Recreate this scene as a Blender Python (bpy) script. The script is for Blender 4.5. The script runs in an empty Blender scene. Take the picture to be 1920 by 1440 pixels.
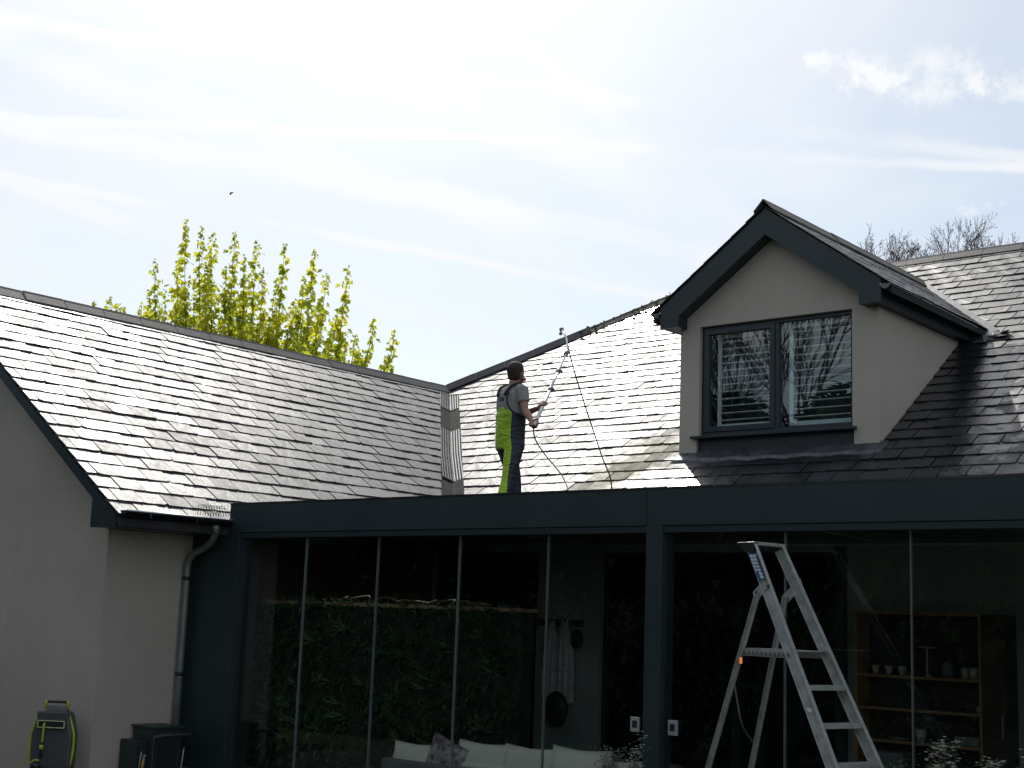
import bpy, math, random
from mathutils import Vector, Matrix
import numpy as np
random.seed(7)
RD = math.radians
scn = bpy.context.scene
COL = scn.collection

# ------------------------------------------------------------------ camera
YAW, PITCH, ROLL, FPX = 0.696952, 0.167687, 0.0367255, 2582.0
CAMP = Vector((0, 0, 1.75))
_f = Vector((-math.cos(PITCH)*math.sin(YAW), math.cos(PITCH)*math.cos(YAW), math.sin(PITCH)))
_r = Vector((math.cos(YAW), math.sin(YAW), 0)); _u = _r.cross(_f)
_c, _s = math.cos(ROLL), math.sin(ROLL)
CR = _c*_r + _s*_u; CU = -_s*_r + _c*_u; CF = _f
cam = bpy.data.objects.new('camera', bpy.data.cameras.new('camera')); COL.objects.link(cam)
cam.data.sensor_width = 36; cam.data.lens = 36*FPX/1920; cam.data.clip_start = .1; cam.data.clip_end = 5000
cam.matrix_world = Matrix(((CR.x, CU.x, -CF.x, CAMP.x), (CR.y, CU.y, -CF.y, CAMP.y), (CR.z, CU.z, -CF.z, CAMP.z), (0, 0, 0, 1)))
scn.camera = cam

def ray(x, y): return CR*((x-960)/FPX) + CU*((720-y)/FPX) + CF
def atY(x, y, Y): d = ray(x, y); return CAMP + d*((Y-CAMP.y)/d.y)
def atX(x, y, X): d = ray(x, y); return CAMP + d*((X-CAMP.x)/d.x)

# ------------------------------------------------------------------ light
SUN_AZ, SUN_EL = 47.0, 44.0          # degrees left of +Y, elevation
SUNV = Vector((-math.sin(RD(SUN_AZ))*math.cos(RD(SUN_EL)), math.cos(RD(SUN_AZ))*math.cos(RD(SUN_EL)), math.sin(RD(SUN_EL))))
sun = bpy.data.objects.new('sun', bpy.data.lights.new('sun', 'SUN')); COL.objects.link(sun)
sun.data.energy = 3.3; sun.data.angle = RD(.6); sun.data.color = (1, .955, .88)
sun.rotation_euler = SUNV.to_track_quat('Z', 'Y').to_euler()
scn.view_settings.view_transform = 'Standard'; scn.view_settings.look = 'None'
scn.view_settings.exposure = 0.12; scn.view_settings.gamma = 1; scn.view_settings.use_curve_mapping = False

class NT:
    """small node helper"""
    def __init__(s, nt): s.nt = nt; s.nt.nodes.clear()
    def n(s, t, **kw):
        nd = s.nt.nodes.new(t)
        for k, v in kw.items():
            if k.startswith('i_'):
                nd.inputs[int(k[2:]) if k[2:].isdigit() else k[2:].replace('_', ' ')].default_value = v
            else: setattr(nd, k, v)
        return nd
    def l(s, a, b): s.nt.links.new(a, b)
    def val(s, inp, v):
        if hasattr(v, 'links'): s.l(v, inp)
        else: inp.default_value = v
    def math(s, op, a, b=0.0, c=None, clamp=False):
        m = s.nt.nodes.new('ShaderNodeMath'); m.operation = op; m.use_clamp = clamp
        s.val(m.inputs[0], a); s.val(m.inputs[1], b)
        if c is not None: s.val(m.inputs[2], c)
        return m.outputs[0]
    def mix(s, f, a, b, mode='MIX'):
        m = s.nt.nodes.new('ShaderNodeMix'); m.data_type = 'RGBA'; m.blend_type = mode
        s.val(m.inputs[0], f); s.val(m.inputs[6], a); s.val(m.inputs[7], b)
        return m.outputs[2]
    def ramp(s, f, lo, hi):
        m = s.nt.nodes.new('ShaderNodeMapRange'); m.interpolation_type = 'SMOOTHSTEP'
        s.val(m.inputs[0], f); m.inputs[1].default_value = lo; m.inputs[2].default_value = hi
        return m.outputs[0]
    def noise(s, vec, scale, detail=4, rough=.55, dist=0.0):
        m = s.nt.nodes.new('ShaderNodeTexNoise'); m.inputs['Scale'].default_value = scale
        m.inputs['Detail'].default_value = detail; m.inputs['Roughness'].default_value = rough; m.inputs['Distortion'].default_value = dist
        if vec is not None: s.l(vec, m.inputs['Vector'])
        return m.outputs[0]
    def vmath(s, op, a, b=None):
        m = s.nt.nodes.new('ShaderNodeVectorMath'); m.operation = op
        for i, v in enumerate((a, b)):
            if v is None: continue
            if hasattr(v, 'links'): s.l(v, m.inputs[i])
            else: m.inputs[i].default_value = v
        return m

world = bpy.data.worlds.new('World'); scn.world = world; world.use_nodes = True
W = NT(world.node_tree)
SKY = W.n('ShaderNodeTexSky', sky_type='NISHITA', sun_disc=False, sun_elevation=RD(SUN_EL), sun_rotation=RD(-SUN_AZ), air_density=1.0, dust_density=1.0, ozone_density=2.0, altitude=50)
tc = W.n('ShaderNodeTexCoord'); D = W.vmath('NORMALIZE', tc.outputs['Generated']).outputs[0]
sep = W.n('ShaderNodeSeparateXYZ'); W.l(D, sep.inputs[0])
zz = W.math('ADD', W.math('MAXIMUM', sep.outputs[2], 0.0), 0.10)
cmb = W.n('ShaderNodeCombineXYZ'); W.l(W.math('DIVIDE', sep.outputs[0], zz), cmb.inputs[0]); W.l(W.math('DIVIDE', sep.outputs[1], zz), cmb.inputs[1])
# cirrus veil stretched along one wind direction
mp = W.n('ShaderNodeMapping'); mp.inputs['Rotation'].default_value = (0, 0, RD(-28)); mp.inputs['Scale'].default_value = (.28, 1.0, 1); W.l(cmb.outputs[0], mp.inputs[0])
veil = W.ramp(W.noise(mp.outputs[0], .85, 8, .58, .7), .36, .66)
veil2 = W.ramp(W.noise(cmb.outputs[0], 1.6, 7, .62, .5), .42, .78)
cloud = W.math('ADD', W.math('MULTIPLY', veil, .60), W.math('MULTIPLY', veil2, .26))
def trail(pa, pb, half, amp, soft_px=0):
    a = ray(*pa).normalized(); b = ray(*pb).normalized(); n = a.cross(b).normalized()
    wob = W.math('MULTIPLY', W.math('SUBTRACT', W.noise(D, 34, 5, .6), .5), half*1.6)
    wob2 = W.math('MULTIPLY', W.math('SUBTRACT', W.noise(D, 5, 2, .5), .5), half*3.0)
    d = W.math('ADD', W.math('ADD', W.vmath('DOT_PRODUCT', D, tuple(n)).outputs['Value'], wob), wob2)
    m = W.math('SUBTRACT', 1.0, W.ramp(W.math('ABSOLUTE', d), half*.15, half*1.3))
    brk = W.ramp(W.noise(D, 4.0, 3, .5), .3, .62)
    return W.math('MULTIPLY', W.math('MULTIPLY', m, brk), amp)
for t in (((0, 216), (900, 262), .0040, 1.0), ((0, 30), (420, 88), .006, .9), ((0, 326), (130, 350), .004, .8), ((430, 300), (1300, 470), .010, .7), ((0, 330), (330, 440), .008, .55),
          ((1180, 250), (1420, 420), .012, .5), ((900, 420), (1250, 560), .014, .4), ((560, 60), (1000, 260), .02, .5)):
    cloud = W.math('ADD', cloud, trail(*t))
# small cumulus shreds to the right
for (pc, rad, amp) in (((1730, 150), .085, .75), ((1560, 112), .035, .8), ((1640, 150), .04, .9), ((1890, 165), .05, .8), ((1810, 395), .02, .6), ((1865, 385), .016, .6)):
    c0 = ray(*pc).normalized()
    dv = W.vmath('SUBTRACT', D, tuple(c0)).outputs[0]
    mpx = W.n('ShaderNodeMapping'); mpx.inputs['Scale'].default_value = (1, 1, 2.6); W.l(dv, mpx.inputs[0])
    ln = W.vmath('LENGTH', mpx.outputs[0]).outputs['Value']
    m = W.math('SUBTRACT', 1.0, W.ramp(ln, rad*.25, rad))
    k = W.ramp(W.math('ADD', W.noise(D, 52, 8, .68), W.math('MULTIPLY', m, .22)), .58, .86)
    cloud = W.math('ADD', cloud, W.math('MULTIPLY', W.math('MULTIPLY', k, m), amp))
cloud = W.math('MINIMUM', cloud, 1.0)
# sunlit thin cloud is brighter towards the sun
sd = W.math('MAXIMUM', W.vmath('DOT_PRODUCT', D, tuple(SUNV)).outputs['Value'], 0.0)
glow = W.math('ADD', 7.9, W.math('MULTIPLY', W.math('POWER', sd, 14.0), 3.5))
cc = W.n('ShaderNodeMix'); cc.data_type = 'RGBA'; cc.blend_type = 'MULTIPLY'; cc.inputs[0].default_value = 1
gl = W.n('ShaderNodeCombineColor'); W.l(glow, gl.inputs[0]); W.l(glow, gl.inputs[1]); W.l(glow, gl.inputs[2])
W.l(gl.outputs[0], cc.inputs[6]); cc.inputs[7].default_value = (.975, 1.0, 1.02, 1)
SKT = W.mix(1.0, SKY.outputs[0], (1.10, 1.06, .97, 1), 'MULTIPLY')
skyc = W.mix(W.math('ADD', W.math('ADD', W.math('MULTIPLY', cloud, .66), W.math('MULTIPLY', W.math('POWER', sd, 16.0), .9)), .22, clamp=True), SKT, cc.outputs[2])
bg = W.n('ShaderNodeBackground'); W.l(skyc, bg.inputs[0]); bg.inputs[1].default_value = .107
wo = W.n('ShaderNodeOutputWorld'); W.l(bg.outputs[0], wo.inputs[0])

# ------------------------------------------------------------------ materials
MATS = {}
def mat(name, col, rough=.6, metal=0, spec=.5, var=.12, scale=6, bump=0, bscale=60, col2=None, trans=0, coat=0, emit=None, coords='Object'):
    if name in MATS: return MATS[name]
    m = bpy.data.materials.new(name); m.use_nodes = True; N = NT(m.node_tree)
    p = N.n('ShaderNodeBsdfPrincipled'); o = N.n('ShaderNodeOutputMaterial')
    t = N.n('ShaderNodeTexCoord').outputs[coords]
    a = Vector(col); b = Vector(col2) if col2 else a*(1-2.2*var)
    nz = N.ramp(N.noise(t, scale, 5), .3, .7)
    N.l(N.mix(nz, (*a, 1), (*b, 1)), p.inputs['Base Color'])
    N.l(N.math('ADD', rough-.06, N.math('MULTIPLY', N.noise(t, scale*3.1, 4), .12)), p.inputs['Roughness'])
    p.inputs['Metallic'].default_value = metal; p.inputs['Specular IOR Level'].default_value = spec
    if coat: p.inputs['Coat Weight'].default_value = coat
    if emit: p.inputs['Emission Color'].default_value = (*emit[:3], 1); p.inputs['Emission Strength'].default_value = emit[3]
    if bump:
        bp = N.n('ShaderNodeBump'); bp.inputs['Strength'].default_value = bump; bp.inputs['Distance'].default_value = .01
        N.l(N.noise(t, bscale, 5), bp.inputs['Height']); N.l(bp.outputs[0], p.inputs['Normal'])
    if trans:
        tr = N.n('ShaderNodeBsdfTranslucent'); N.l(N.mix(nz, (*(a*1.6), 1), (*(b*1.6), 1)), tr.inputs[0])
        ms = N.n('ShaderNodeMixShader'); ms.inputs[0].default_value = trans; N.l(p.outputs[0], ms.inputs[1]); N.l(tr.outputs[0], ms.inputs[2]); N.l(ms.outputs[0], o.inputs[0])
    else: N.l(p.outputs[0], o.inputs[0])
    MATS[name] = m; return m

STUCCO = mat('stucco', (.505, .458, .392), .9, spec=.2, var=.05, scale=.9, bump=.8, bscale=95)
ANTH = mat('anthracite_coating', (.019, .036, .040), .42, var=.08, scale=1.5, spec=.45)
ANTHD = mat('anthracite_aluminium', (.018, .032, .040), .36, var=.06, scale=3, spec=.45)
GUTM = mat('gutter_metal', (.12, .13, .14), .28, metal=1.0, var=.1, scale=4, spec=.6)
RIM_GLINT = mat('painted_rim_glint', (.75, .78, .80), .45, metal=.7, var=.1)  # pale colour painted as the sun glint along the gutter rim
CLAYR = mat('ridge_clay', (.075, .070, .068), .62, var=.25, scale=5, bump=.3, bscale=40, col2=(.06, .058, .06))
MORT = mat('mortar', (.30, .28, .25), .9, bump=.3)
LEAD = mat('lead', (.10, .11, .12), .34, metal=.35, var=.25, scale=7, bump=.25, bscale=22)
WHITE = mat('white_paint', (.72, .74, .72), .45, var=.03)
ALU = mat('aluminium', (.50, .52, .50), .42, metal=.55, var=.12, scale=14, bump=.08, bscale=90)
ALUP = mat('pole_aluminium', (.88, .90, .90), .35, metal=0.0, var=.05)
BLKP = mat('black_plastic', (.018, .019, .022), .4, var=.1)
SOIL = mat('roof_felt', (.03, .03, .033), .85, var=.2, scale=2, bump=.3)
WOOD = mat('brown_wood', (.34, .19, .10), .5, var=.2, scale=5, col2=(.26, .13, .065))
WOODL = mat('pale_wood', (.42, .26, .14), .6, var=.2, scale=6)
FABRIC = mat('cream_fabric', (.52, .50, .43), .95, spec=.1, var=.05, bump=.3, bscale=200)
DARKI = mat('dark_interior', (.012, .013, .016), .6, var=.1)
CREAM = mat('cream_ceramic', (.45, .43, .36), .4, var=.06)

def weather(m):
    N = NT.__new__(NT); N.nt = m.node_tree; p = next(n for n in N.nt.nodes if n.type == 'BSDF_PRINCIPLED')
    src = p.inputs['Base Color'].links[0].from_socket; g = N.n('ShaderNodeNewGeometry').outputs['Position']
    mp_ = N.n('ShaderNodeMapping'); mp_.inputs['Scale'].default_value = (7, 7, .55); N.l(g, mp_.inputs[0])
    st = N.math('MULTIPLY', N.ramp(N.noise(mp_.outputs[0], 1.0, 6, .65), .48, .75), .07)
    gr = N.math('MULTIPLY', N.ramp(N.noise(g, 70, 4, .7), .35, .75), .10)
    N.l(N.mix(N.math('ADD', st, gr), src, (.20, .185, .16, 1)), p.inputs['Base Color'])
weather(STUCCO)
def slate_material():
    m = bpy.data.materials.new('slate'); m.use_nodes = True; N = NT(m.node_tree)
    p = N.n('ShaderNodeBsdfPrincipled'); o = N.n('ShaderNodeOutputMaterial')
    g = N.n('ShaderNodeNewGeometry'); oi = N.n('ShaderNodeObjectInfo'); pos = g.outputs['Position']
    rnd = N.math('FRACT', N.math('ADD', g.outputs['Random Per Island'], oi.outputs['Random']))
    base = N.mix(rnd, (.026, .028, .034, 1), (.066, .064, .068, 1))
    n1 = N.ramp(N.noise(pos, 3.0, 5, .6), .35, .7)
    base = N.mix(N.math('MULTIPLY', n1, .5), base, (.075, .070, .070, 1))
    warm = N.math('MULTIPLY', N.ramp(N.noise(pos, 1.1, 3), .5, .75), .15)
    base = N.mix(warm, base, (.075, .058, .058, 1))
    lich = N.math('MULTIPLY', N.ramp(N.noise(pos, 26, 3, .5), .70, .76), N.ramp(N.noise(pos, 1.7, 2), .48, .62))
    base = N.mix(N.math('MULTIPLY', lich, .5), base, (.22, .22, .17, 1))
    def blob(c, r, soft, sc=(1, 1, 1)):
        dv = N.vmath('SUBTRACT', pos, tuple(c)).outputs[0]; dv = N.vmath('MULTIPLY', dv, sc).outputs[0]
        ln = N.vmath('LENGTH', dv).outputs['Value']
        ln = N.math('ADD', ln, N.math('MULTIPLY', N.math('SUBTRACT', N.noise(pos, 5, 5, .6), .5), r*1.1))
        return N.math('SUBTRACT', 1.0, N.ramp(ln, r*(1-soft), r))
    # algae stain beside the dormer
    al = N.math('MULTIPLY', N.math('ADD', blob((-10.15, 15.1, 3.95), 1.0, .85), blob((-10.5, 14.4, 3.5), .8, .8), clamp=True), .7)
    base = N.mix(al, base, (.12, .12, .035, 1))
    # wet slates: under the dormer's right eave (the colour also deepens its shadow there), near the sprayed hip and where the lance has just been
    wet_shade = N.math('ADD', N.math('ADD', blob((-6.9, 16.3, 4.78), 1.55, .22), blob((-6.95, 15.0, 3.9), 1.75, .22), clamp=True), N.math('MULTIPLY', blob((-8.4, 14.3, 3.45), 1.2, .4), .7), clamp=True)
    wet_shade = N.math('MAXIMUM', wet_shade, blob((-13.6, 19.9, 7.2), .95, .4))
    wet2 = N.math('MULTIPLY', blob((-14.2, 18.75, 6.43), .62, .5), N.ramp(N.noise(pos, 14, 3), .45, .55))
    wet_shade = N.math('MAXIMUM', wet_shade, wet2)
    base = N.mix(N.math('MULTIPLY', wet_shade, .85), base, (.010, .012, .016, 1))
    N.l(base, p.inputs['Base Color'])
    r = N.math('ADD', .50, N.math('MULTIPLY', N.math('SUBTRACT', N.noise(pos, 9, 4, .6), .5), .30))
    r = N.math('ADD', r, N.math('MULTIPLY', N.math('SUBTRACT', rnd, .5), .20))
    mpr = N.n('ShaderNodeMapping'); mpr.inputs['Rotation'].default_value = (.3, .2, .7); mpr.inputs['Scale'].default_value = (5, 42, 20); N.l(pos, mpr.inputs[0])
    r = N.math('ADD', r, N.math('MULTIPLY', al, .28)); r = N.math('ADD', r, N.math('MULTIPLY', N.math('SUBTRACT', N.noise(mpr.outputs[0], 1.0, 6, .7, 1.0), .5), .22))
    rr = N.n('ShaderNodeMix'); N.l(N.math('MULTIPLY', wet_shade, .95), rr.inputs[0]); N.l(r, rr.inputs[2]); rr.inputs[3].default_value = .17
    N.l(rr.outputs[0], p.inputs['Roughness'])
    p.inputs['Specular IOR Level'].default_value = .62
    # riven surface: stretched ridges
    mpn = N.n('ShaderNodeMapping'); mpn.inputs['Rotation'].default_value = (.3, .2, .7); mpn.inputs['Scale'].default_value = (6, 30, 16); N.l(pos, mpn.inputs[0])
    h = N.math('ADD', N.noise(mpn.outputs[0], 1.0, 5, .6, 1.5), N.math('MULTIPLY', N.noise(pos, 55, 3), .35))
    bp = N.n('ShaderNodeBump'); bp.inputs['Strength'].default_value = .5; bp.inputs['Distance'].default_value = .006
    N.l(h, bp.inputs['Height']); N.l(bp.outputs[0], p.inputs['Normal'])
    N.l(p.outputs[0], o.inputs[0]); return m
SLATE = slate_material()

def glass_material(name, tint, ior=1.5, rough=0.0, refl=1.0):
    m = bpy.data.materials.new(name); m.use_nodes = True; N = NT(m.node_tree)
    o = N.n('ShaderNodeOutputMaterial'); t = N.n('ShaderNodeBsdfTransparent'); t.inputs[0].default_value = (*tint, 1)
    g = N.n('ShaderNodeBsdfGlossy'); g.inputs['Roughness'].default_value = rough; g.inputs[0].default_value = (.95, 1, 1, 1)
    # weak unevenness of float glass
    bp = N.n('ShaderNodeBump'); bp.inputs['Strength'].default_value = .02; bp.inputs['Distance'].default_value = .0009
    N.l(N.noise(N.n('ShaderNodeTexCoord').outputs['Object'], 1.5, 2), bp.inputs['Height']); N.l(bp.outputs[0], g.inputs['Normal'])
    gg = N.n('ShaderNodeNewGeometry'); ci = N.math('ABSOLUTE', N.vmath('DOT_PRODUCT', gg.outputs['Incoming'], gg.outputs['Normal']).outputs['Value'])
    r0 = ((ior-1)/(ior+1))**2       # Schlick, the same from both sides of the thin pane
    fr = N.math('ADD', r0, N.math('MULTIPLY', N.math('POWER', N.math('SUBTRACT', 1.0, ci, clamp=True), 5.0), 1-r0))
    ms = N.n('ShaderNodeMixShader'); N.l(N.math('MULTIPLY', fr, refl, clamp=True), ms.inputs[0]); N.l(t.outputs[0], ms.inputs[1]); N.l(g.outputs[0], ms.inputs[2])
    N.l(ms.outputs[0], o.inputs[0]); return m
GLASS = glass_material('pane_glass', (.93, .96, .95), 1.5, refl=.9)
GLASSW = glass_material('window_glass', (.86, .90, .90), 1.55, refl=1.6)

# ------------------------------------------------------------------ mesh helpers
ORG = {}
class MB:
    def __init__(s): s.v = []; s.f = []; s.sm = []
    def add(s, vs, fs, smooth=False):
        k = len(s.v); s.v += [tuple(v) for v in vs]; s.f += [tuple(i+k for i in f) for f in fs]; s.sm += [smooth]*len(fs); return s
    def box(s, lo, hi, m=None):
        x0, y0, z0 = lo; x1, y1, z1 = hi
        vs = [Vector(p) for p in ((x0,y0,z0),(x1,y0,z0),(x1,y1,z0),(x0,y1,z0),(x0,y0,z1),(x1,y0,z1),(x1,y1,z1),(x0,y1,z1))]
        if m is not None: vs = [m @ v for v in vs]
        return s.add(vs, [(0,3,2,1),(4,5,6,7),(0,1,5,4),(1,2,6,5),(2,3,7,6),(3,0,4,7)])
    def beam(s, a, b, w, h, up=(0, 0, 1)):
        """box from a to b, width w sideways, height h along up"""
        a, b = Vector(a), Vector(b); d = b-a; L = d.length; d.normalize(); up = Vector(up)
        sd = d.cross(up).normalized(); u2 = sd.cross(d).normalized()
        m = Matrix(((d.x, sd.x, u2.x, a.x), (d.y, sd.y, u2.y, a.y), (d.z, sd.z, u2.z, a.z), (0, 0, 0, 1)))
        return s.box((0, -w/2, -h/2), (L, w/2, h/2), m)
    def prism(s, pts, ax, a, b):
        """polygon pts (2D) extruded along axis ax (0,1,2) from a to b"""
        def P(p, q):
            return (q, p[0], p[1]) if ax == 0 else (p[0], q, p[1]) if ax == 1 else (p[0], p[1], q)
        n = len(pts); vs = [P(p, a) for p in pts]+[P(p, b) for p in pts]
        return s.add(vs, [tuple(range(n)), tuple(range(2*n-1, n-1, -1))]+[(i, i+n, (i+1) % n+n, (i+1) % n) for i in range(n)])
    def tube(s, path, rad, n=8, cap=True, squash=None):
        path = [Vector(p) for p in path]; R = rad if isinstance(rad, (list, tuple)) else [rad]*len(path)
        vs = []; prev = None
        for i, p in enumerate(path):
            t = (path[min(i+1, len(path)-1)]-path[max(i-1, 0)]).normalized()
            if prev is None:
                a = Vector((0, 0, 1)) if abs(t.z) < .9 else Vector((1, 0, 0)); x = t.cross(a).normalized()
            else: x = (prev-t*prev.dot(t)).normalized()
            prev = x; y = t.cross(x)
            for k in range(n):
                an = 2*math.pi*k/n; vs.append(p+(x*math.cos(an)+y*math.sin(an))*R[i])
        fs = []
        for i in range(len(path)-1):
            for k in range(n): fs.append((i*n+k, i*n+(k+1) % n, (i+1)*n+(k+1) % n, (i+1)*n+k))
        if cap: fs.append(tuple(range(n-1, -1, -1))); fs.append(tuple(range((len(path)-1)*n, len(path)*n)))
        return s.add(vs, fs, True)
    def loft(s, rings, cap=True):
        """rings: (center, rx, ry, xaxis, yaxis)"""
        n = 16; vs = []
        for c, rx, ry, xa, ya in rings:
            c, xa, ya = Vector(c), Vector(xa), Vector(ya)
            for k in range(n):
                an = 2*math.pi*k/n; vs.append(c+xa*rx*math.cos(an)+ya*ry*math.sin(an))
        fs = []
        for i in range(len(rings)-1):
            for k in range(n): fs.append((i*n+k, i*n+(k+1) % n, (i+1)*n+(k+1) % n, (i+1)*n+k))
        if cap: fs.append(tuple(range(n-1, -1, -1))); fs.append(tuple(range((len(rings)-1)*n, len(rings)*n)))
        return s.add(vs, fs, True)
    def lathe(s, c, prof, n=16):
        c = Vector(c); vs = []
        for r, z in prof:
            for k in range(n):
                an = 2*math.pi*k/n; vs.append(c+Vector((r*math.cos(an), r*math.sin(an), z)))
        fs = []
        for i in range(len(prof)-1):
            for k in range(n): fs.append((i*n+k, i*n+(k+1) % n, (i+1)*n+(k+1) % n, (i+1)*n+k))
        fs.append(tuple(range(n-1, -1, -1))); fs.append(tuple(range((len(prof)-1)*n, len(prof)*n)))
        return s.add(vs, fs, True)
    def ball(s, c, r, n=10, sc=(1, 1, 1), m=None):
        c = Vector(c); vs = []; fs = []; h = n//2+1
        for i in range(h+1):
            ph = math.pi*i/h
            for k in range(n):
                an = 2*math.pi*k/n; v = Vector((math.sin(ph)*math.cos(an)*sc[0], math.sin(ph)*math.sin(an)*sc[1], math.cos(ph)*sc[2]))*r
                vs.append(c+(m @ v if m is not None else v))
        for i in range(h):
            for k in range(n): fs.append((i*n+k, (i+1)*n+k, (i+1)*n+(k+1) % n, i*n+(k+1) % n))
        return s.add(vs, fs, True)
    def mesh(s, name, m, org=(0, 0, 0)):
        me = bpy.data.meshes.new(name); o = Vector(org)
        me.from_pydata([tuple(Vector(v)-o) for v in s.v], [], s.f); me.materials.append(m)
        if any(s.sm): me.polygons.foreach_set('use_smooth', s.sm)
        me.update(); return me
    def build(s, name, m, parent=None, label=None, bevel=0, subd=0, kind=None):
        org = ORG[parent.name] if parent else (0, 0, 0)
        o = bpy.data.objects.new(name, s.mesh(name, m, org)); COL.objects.link(o)
        if parent: o.parent = parent; ORG[o.name] = Vector(org)
        else: ORG[o.name] = Vector((0, 0, 0))
        if label: o['label'] = label
        if kind: o['kind'] = kind
        if bevel:
            b = o.modifiers.new('bevel', 'BEVEL'); b.width = bevel; b.segments = 2; b.limit_method = 'ANGLE'
        if subd:
            b = o.modifiers.new('sub', 'SUBSURF'); b.levels = subd; b.render_levels = subd
        return o

def thing(name, loc, label, cat, group=None):
    o = bpy.data.objects.new(name, None); COL.objects.link(o); o.location = loc; o.empty_display_size = .2
    o['label'] = label; o['category'] = cat
    if group: o['group'] = group
    ORG[o.name] = Vector(loc); return o
def settle(o, loc, label, cat, group=None):
    """turn a one-mesh object into a thing with its origin at loc"""
    loc = Vector(loc); o.data.transform(Matrix.Translation(-loc)); o.location = loc
    o['label'] = label; o['category'] = cat
    if group: o['group'] = group
    ORG[o.name] = loc; return o
def inst(name, me, parent, M):
    o = bpy.data.objects.new(name, me); COL.objects.link(o); o.parent = parent
    o.matrix_basis = Matrix.Translation(-ORG[parent.name]) @ M; return o

# ------------------------------------------------------------------ slate roofing
def slate_poly(w, l, rag, rs):
    n = 7; pts = [(-w/2+w*i/(n-1), rs.uniform(-rag, rag*.6)) for i in range(n)]
    c = rs.random()
    if c < .12: pts[0] = (pts[0][0]+.006, pts[0][1]+.022)          # chipped corners
    elif c < .24: pts[-1] = (pts[-1][0]-.006, pts[-1][1]+.02)
    return pts+[(w/2, l), (-w/2, l)]
def clip(poly, a, b, c):
    out = []
    for i in range(len(poly)):
        p, q = poly[i], poly[(i+1) % len(poly)]
        dp, dq = a*p[0]+b*p[1]+c, a*q[0]+b*q[1]+c
        if dp >= 0: out.append(p)
        if (dp >= 0) != (dq >= 0):
            t = dp/(dp-dq); out.append((p[0]+(q[0]-p[0])*t, p[1]+(q[1]-p[1])*t))
    return out
G = .25; SW = .312; TH = .012
def slate_verts(poly, g=G, rise=.014, bow=0.0):
    n = len(poly); xs = [p[0] for p in poly]; xc = (min(xs)+max(xs))/2
    def b(p): return rise*(1-p[1]/g) + bow*(p[0]-xc)**2
    vs = [(p[0], p[1], b(p)+TH) for p in poly]+[(p[0], p[1], b(p)-.004) for p in poly]
    return vs, [tuple(range(n))]+[(i, i+n, (i+1) % n+n, (i+1) % n) for i in range(n)]
_rs = random.Random(3)
SLMESH = []
for i in range(14):
    vs, fs = slate_verts(slate_poly(SW-.009, G+.045, .0045, _rs), bow=_rs.uniform(-.15, .25))
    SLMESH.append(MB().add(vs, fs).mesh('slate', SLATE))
def lay_slates(parent, O, U, V, umin, umax, vmin, vmax, inside, clips=(), limit=300, holes=None, seed=1, sw=SW, g=G, zs=1.0):
    """O origin, U along the course, V up the slope; inside(u,v) keep test; clips: half planes a*u+b*v+c>=0"""
    rs = random.Random(seed); O, U, V = Vector(O), Vector(U).normalized(), Vector(V).normalized(); Nn = U.cross(V)
    if Nn.z < 0: Nn = -Nn
    items = []
    nc = int((vmax-vmin)/g)+1
    for r in range(nc):
        v = vmin+r*g; off = (.5 if r % 2 else 0)*sw
        u = umin+off-sw
        while u < umax+sw:
            u0 = u+rs.uniform(-.006, .006)
            corners = [(u0-sw/2, v), (u0+sw/2, v), (u0+sw/2, v+g), (u0-sw/2, v+g)]
            if any(inside(*c) for c in corners):
                cut = any(a*cu+b*cv+c < 0 for (a, b, c) in clips for (cu, cv) in [(u0-sw/2, v-.005), (u0+sw/2, v-.005), (u0+sw/2, v+g+.045), (u0-sw/2, v+g+.045)])
                ang = rs.gauss(0, .006); lift = abs(rs.gauss(0, .0018)); tail = rs.gauss(0, .003)
                if rs.random() < .04: ang += rs.choice((-1, 1))*.02; lift += .005
                tilt = rs.gauss(0, .006)
                W_ = O+U*u0+V*(v+tail)+Nn*lift
                ca, sa = math.cos(ang), math.sin(ang)
                X = (U*ca+V*sa); Y = (-U*sa+V*ca); Z = Nn.copy()
                X = (X+Z*tilt).normalized(); Z = X.cross(Y).normalized() if X.cross(Y).dot(Nn) > 0 else -X.cross(Y).normalized()
                Z = Z*zs; M = Matrix(((X.x, Y.x, Z.x, W_.x), (X.y, Y.y, Z.y, W_.y), (X.z, Y.z, Z.z, W_.z), (0, 0, 0, 1)))
                me = None
                if cut:
                    poly = slate_poly(sw-.009, g+.045, .0045, rs)
                    for (a, b, c) in clips:
                        # shift the half plane into slate coordinates
                        poly = clip(poly, a, b, c+a*u0+b*v) if poly else poly
                    xs = [p[0] for p in poly]
                    if len(poly) < 3 or max(xs)-min(xs) < .02: u += sw; continue
                    ys = [p[1] for p in poly]
                    if max(ys)-min(ys) < .02: u += sw; continue
                    me = slate_verts(poly)
                items.append(((W_-CAMP).length, M, me, rs.randrange(14)))
            u += sw
    items.sort(key=lambda t: t[0])
    for k, (d, M, me, mi) in enumerate(items[:limit]):
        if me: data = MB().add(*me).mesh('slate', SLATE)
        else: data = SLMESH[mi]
        if not me and sw != SW: M = M @ Matrix.Diagonal((sw/SW, g/G, 1, 1))
        inst('slate', data, parent, M)
    if len(items) > limit:
        mb = MB()
        for d, M, me, mi in items[limit:]:
            if me: vs, fs = me
            else: vs = [v.co.copy() for v in SLMESH[mi].vertices]; fs = [tuple(p.vertices) for p in SLMESH[mi].polygons]
            if not me and sw != SW: M = M @ Matrix.Diagonal((sw/SW, g/G, 1, 1))
            mb.add([M @ Vector(v) for v in vs], fs)
        mb.build('slate_courses', SLATE, parent, kind='stuff')

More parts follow.
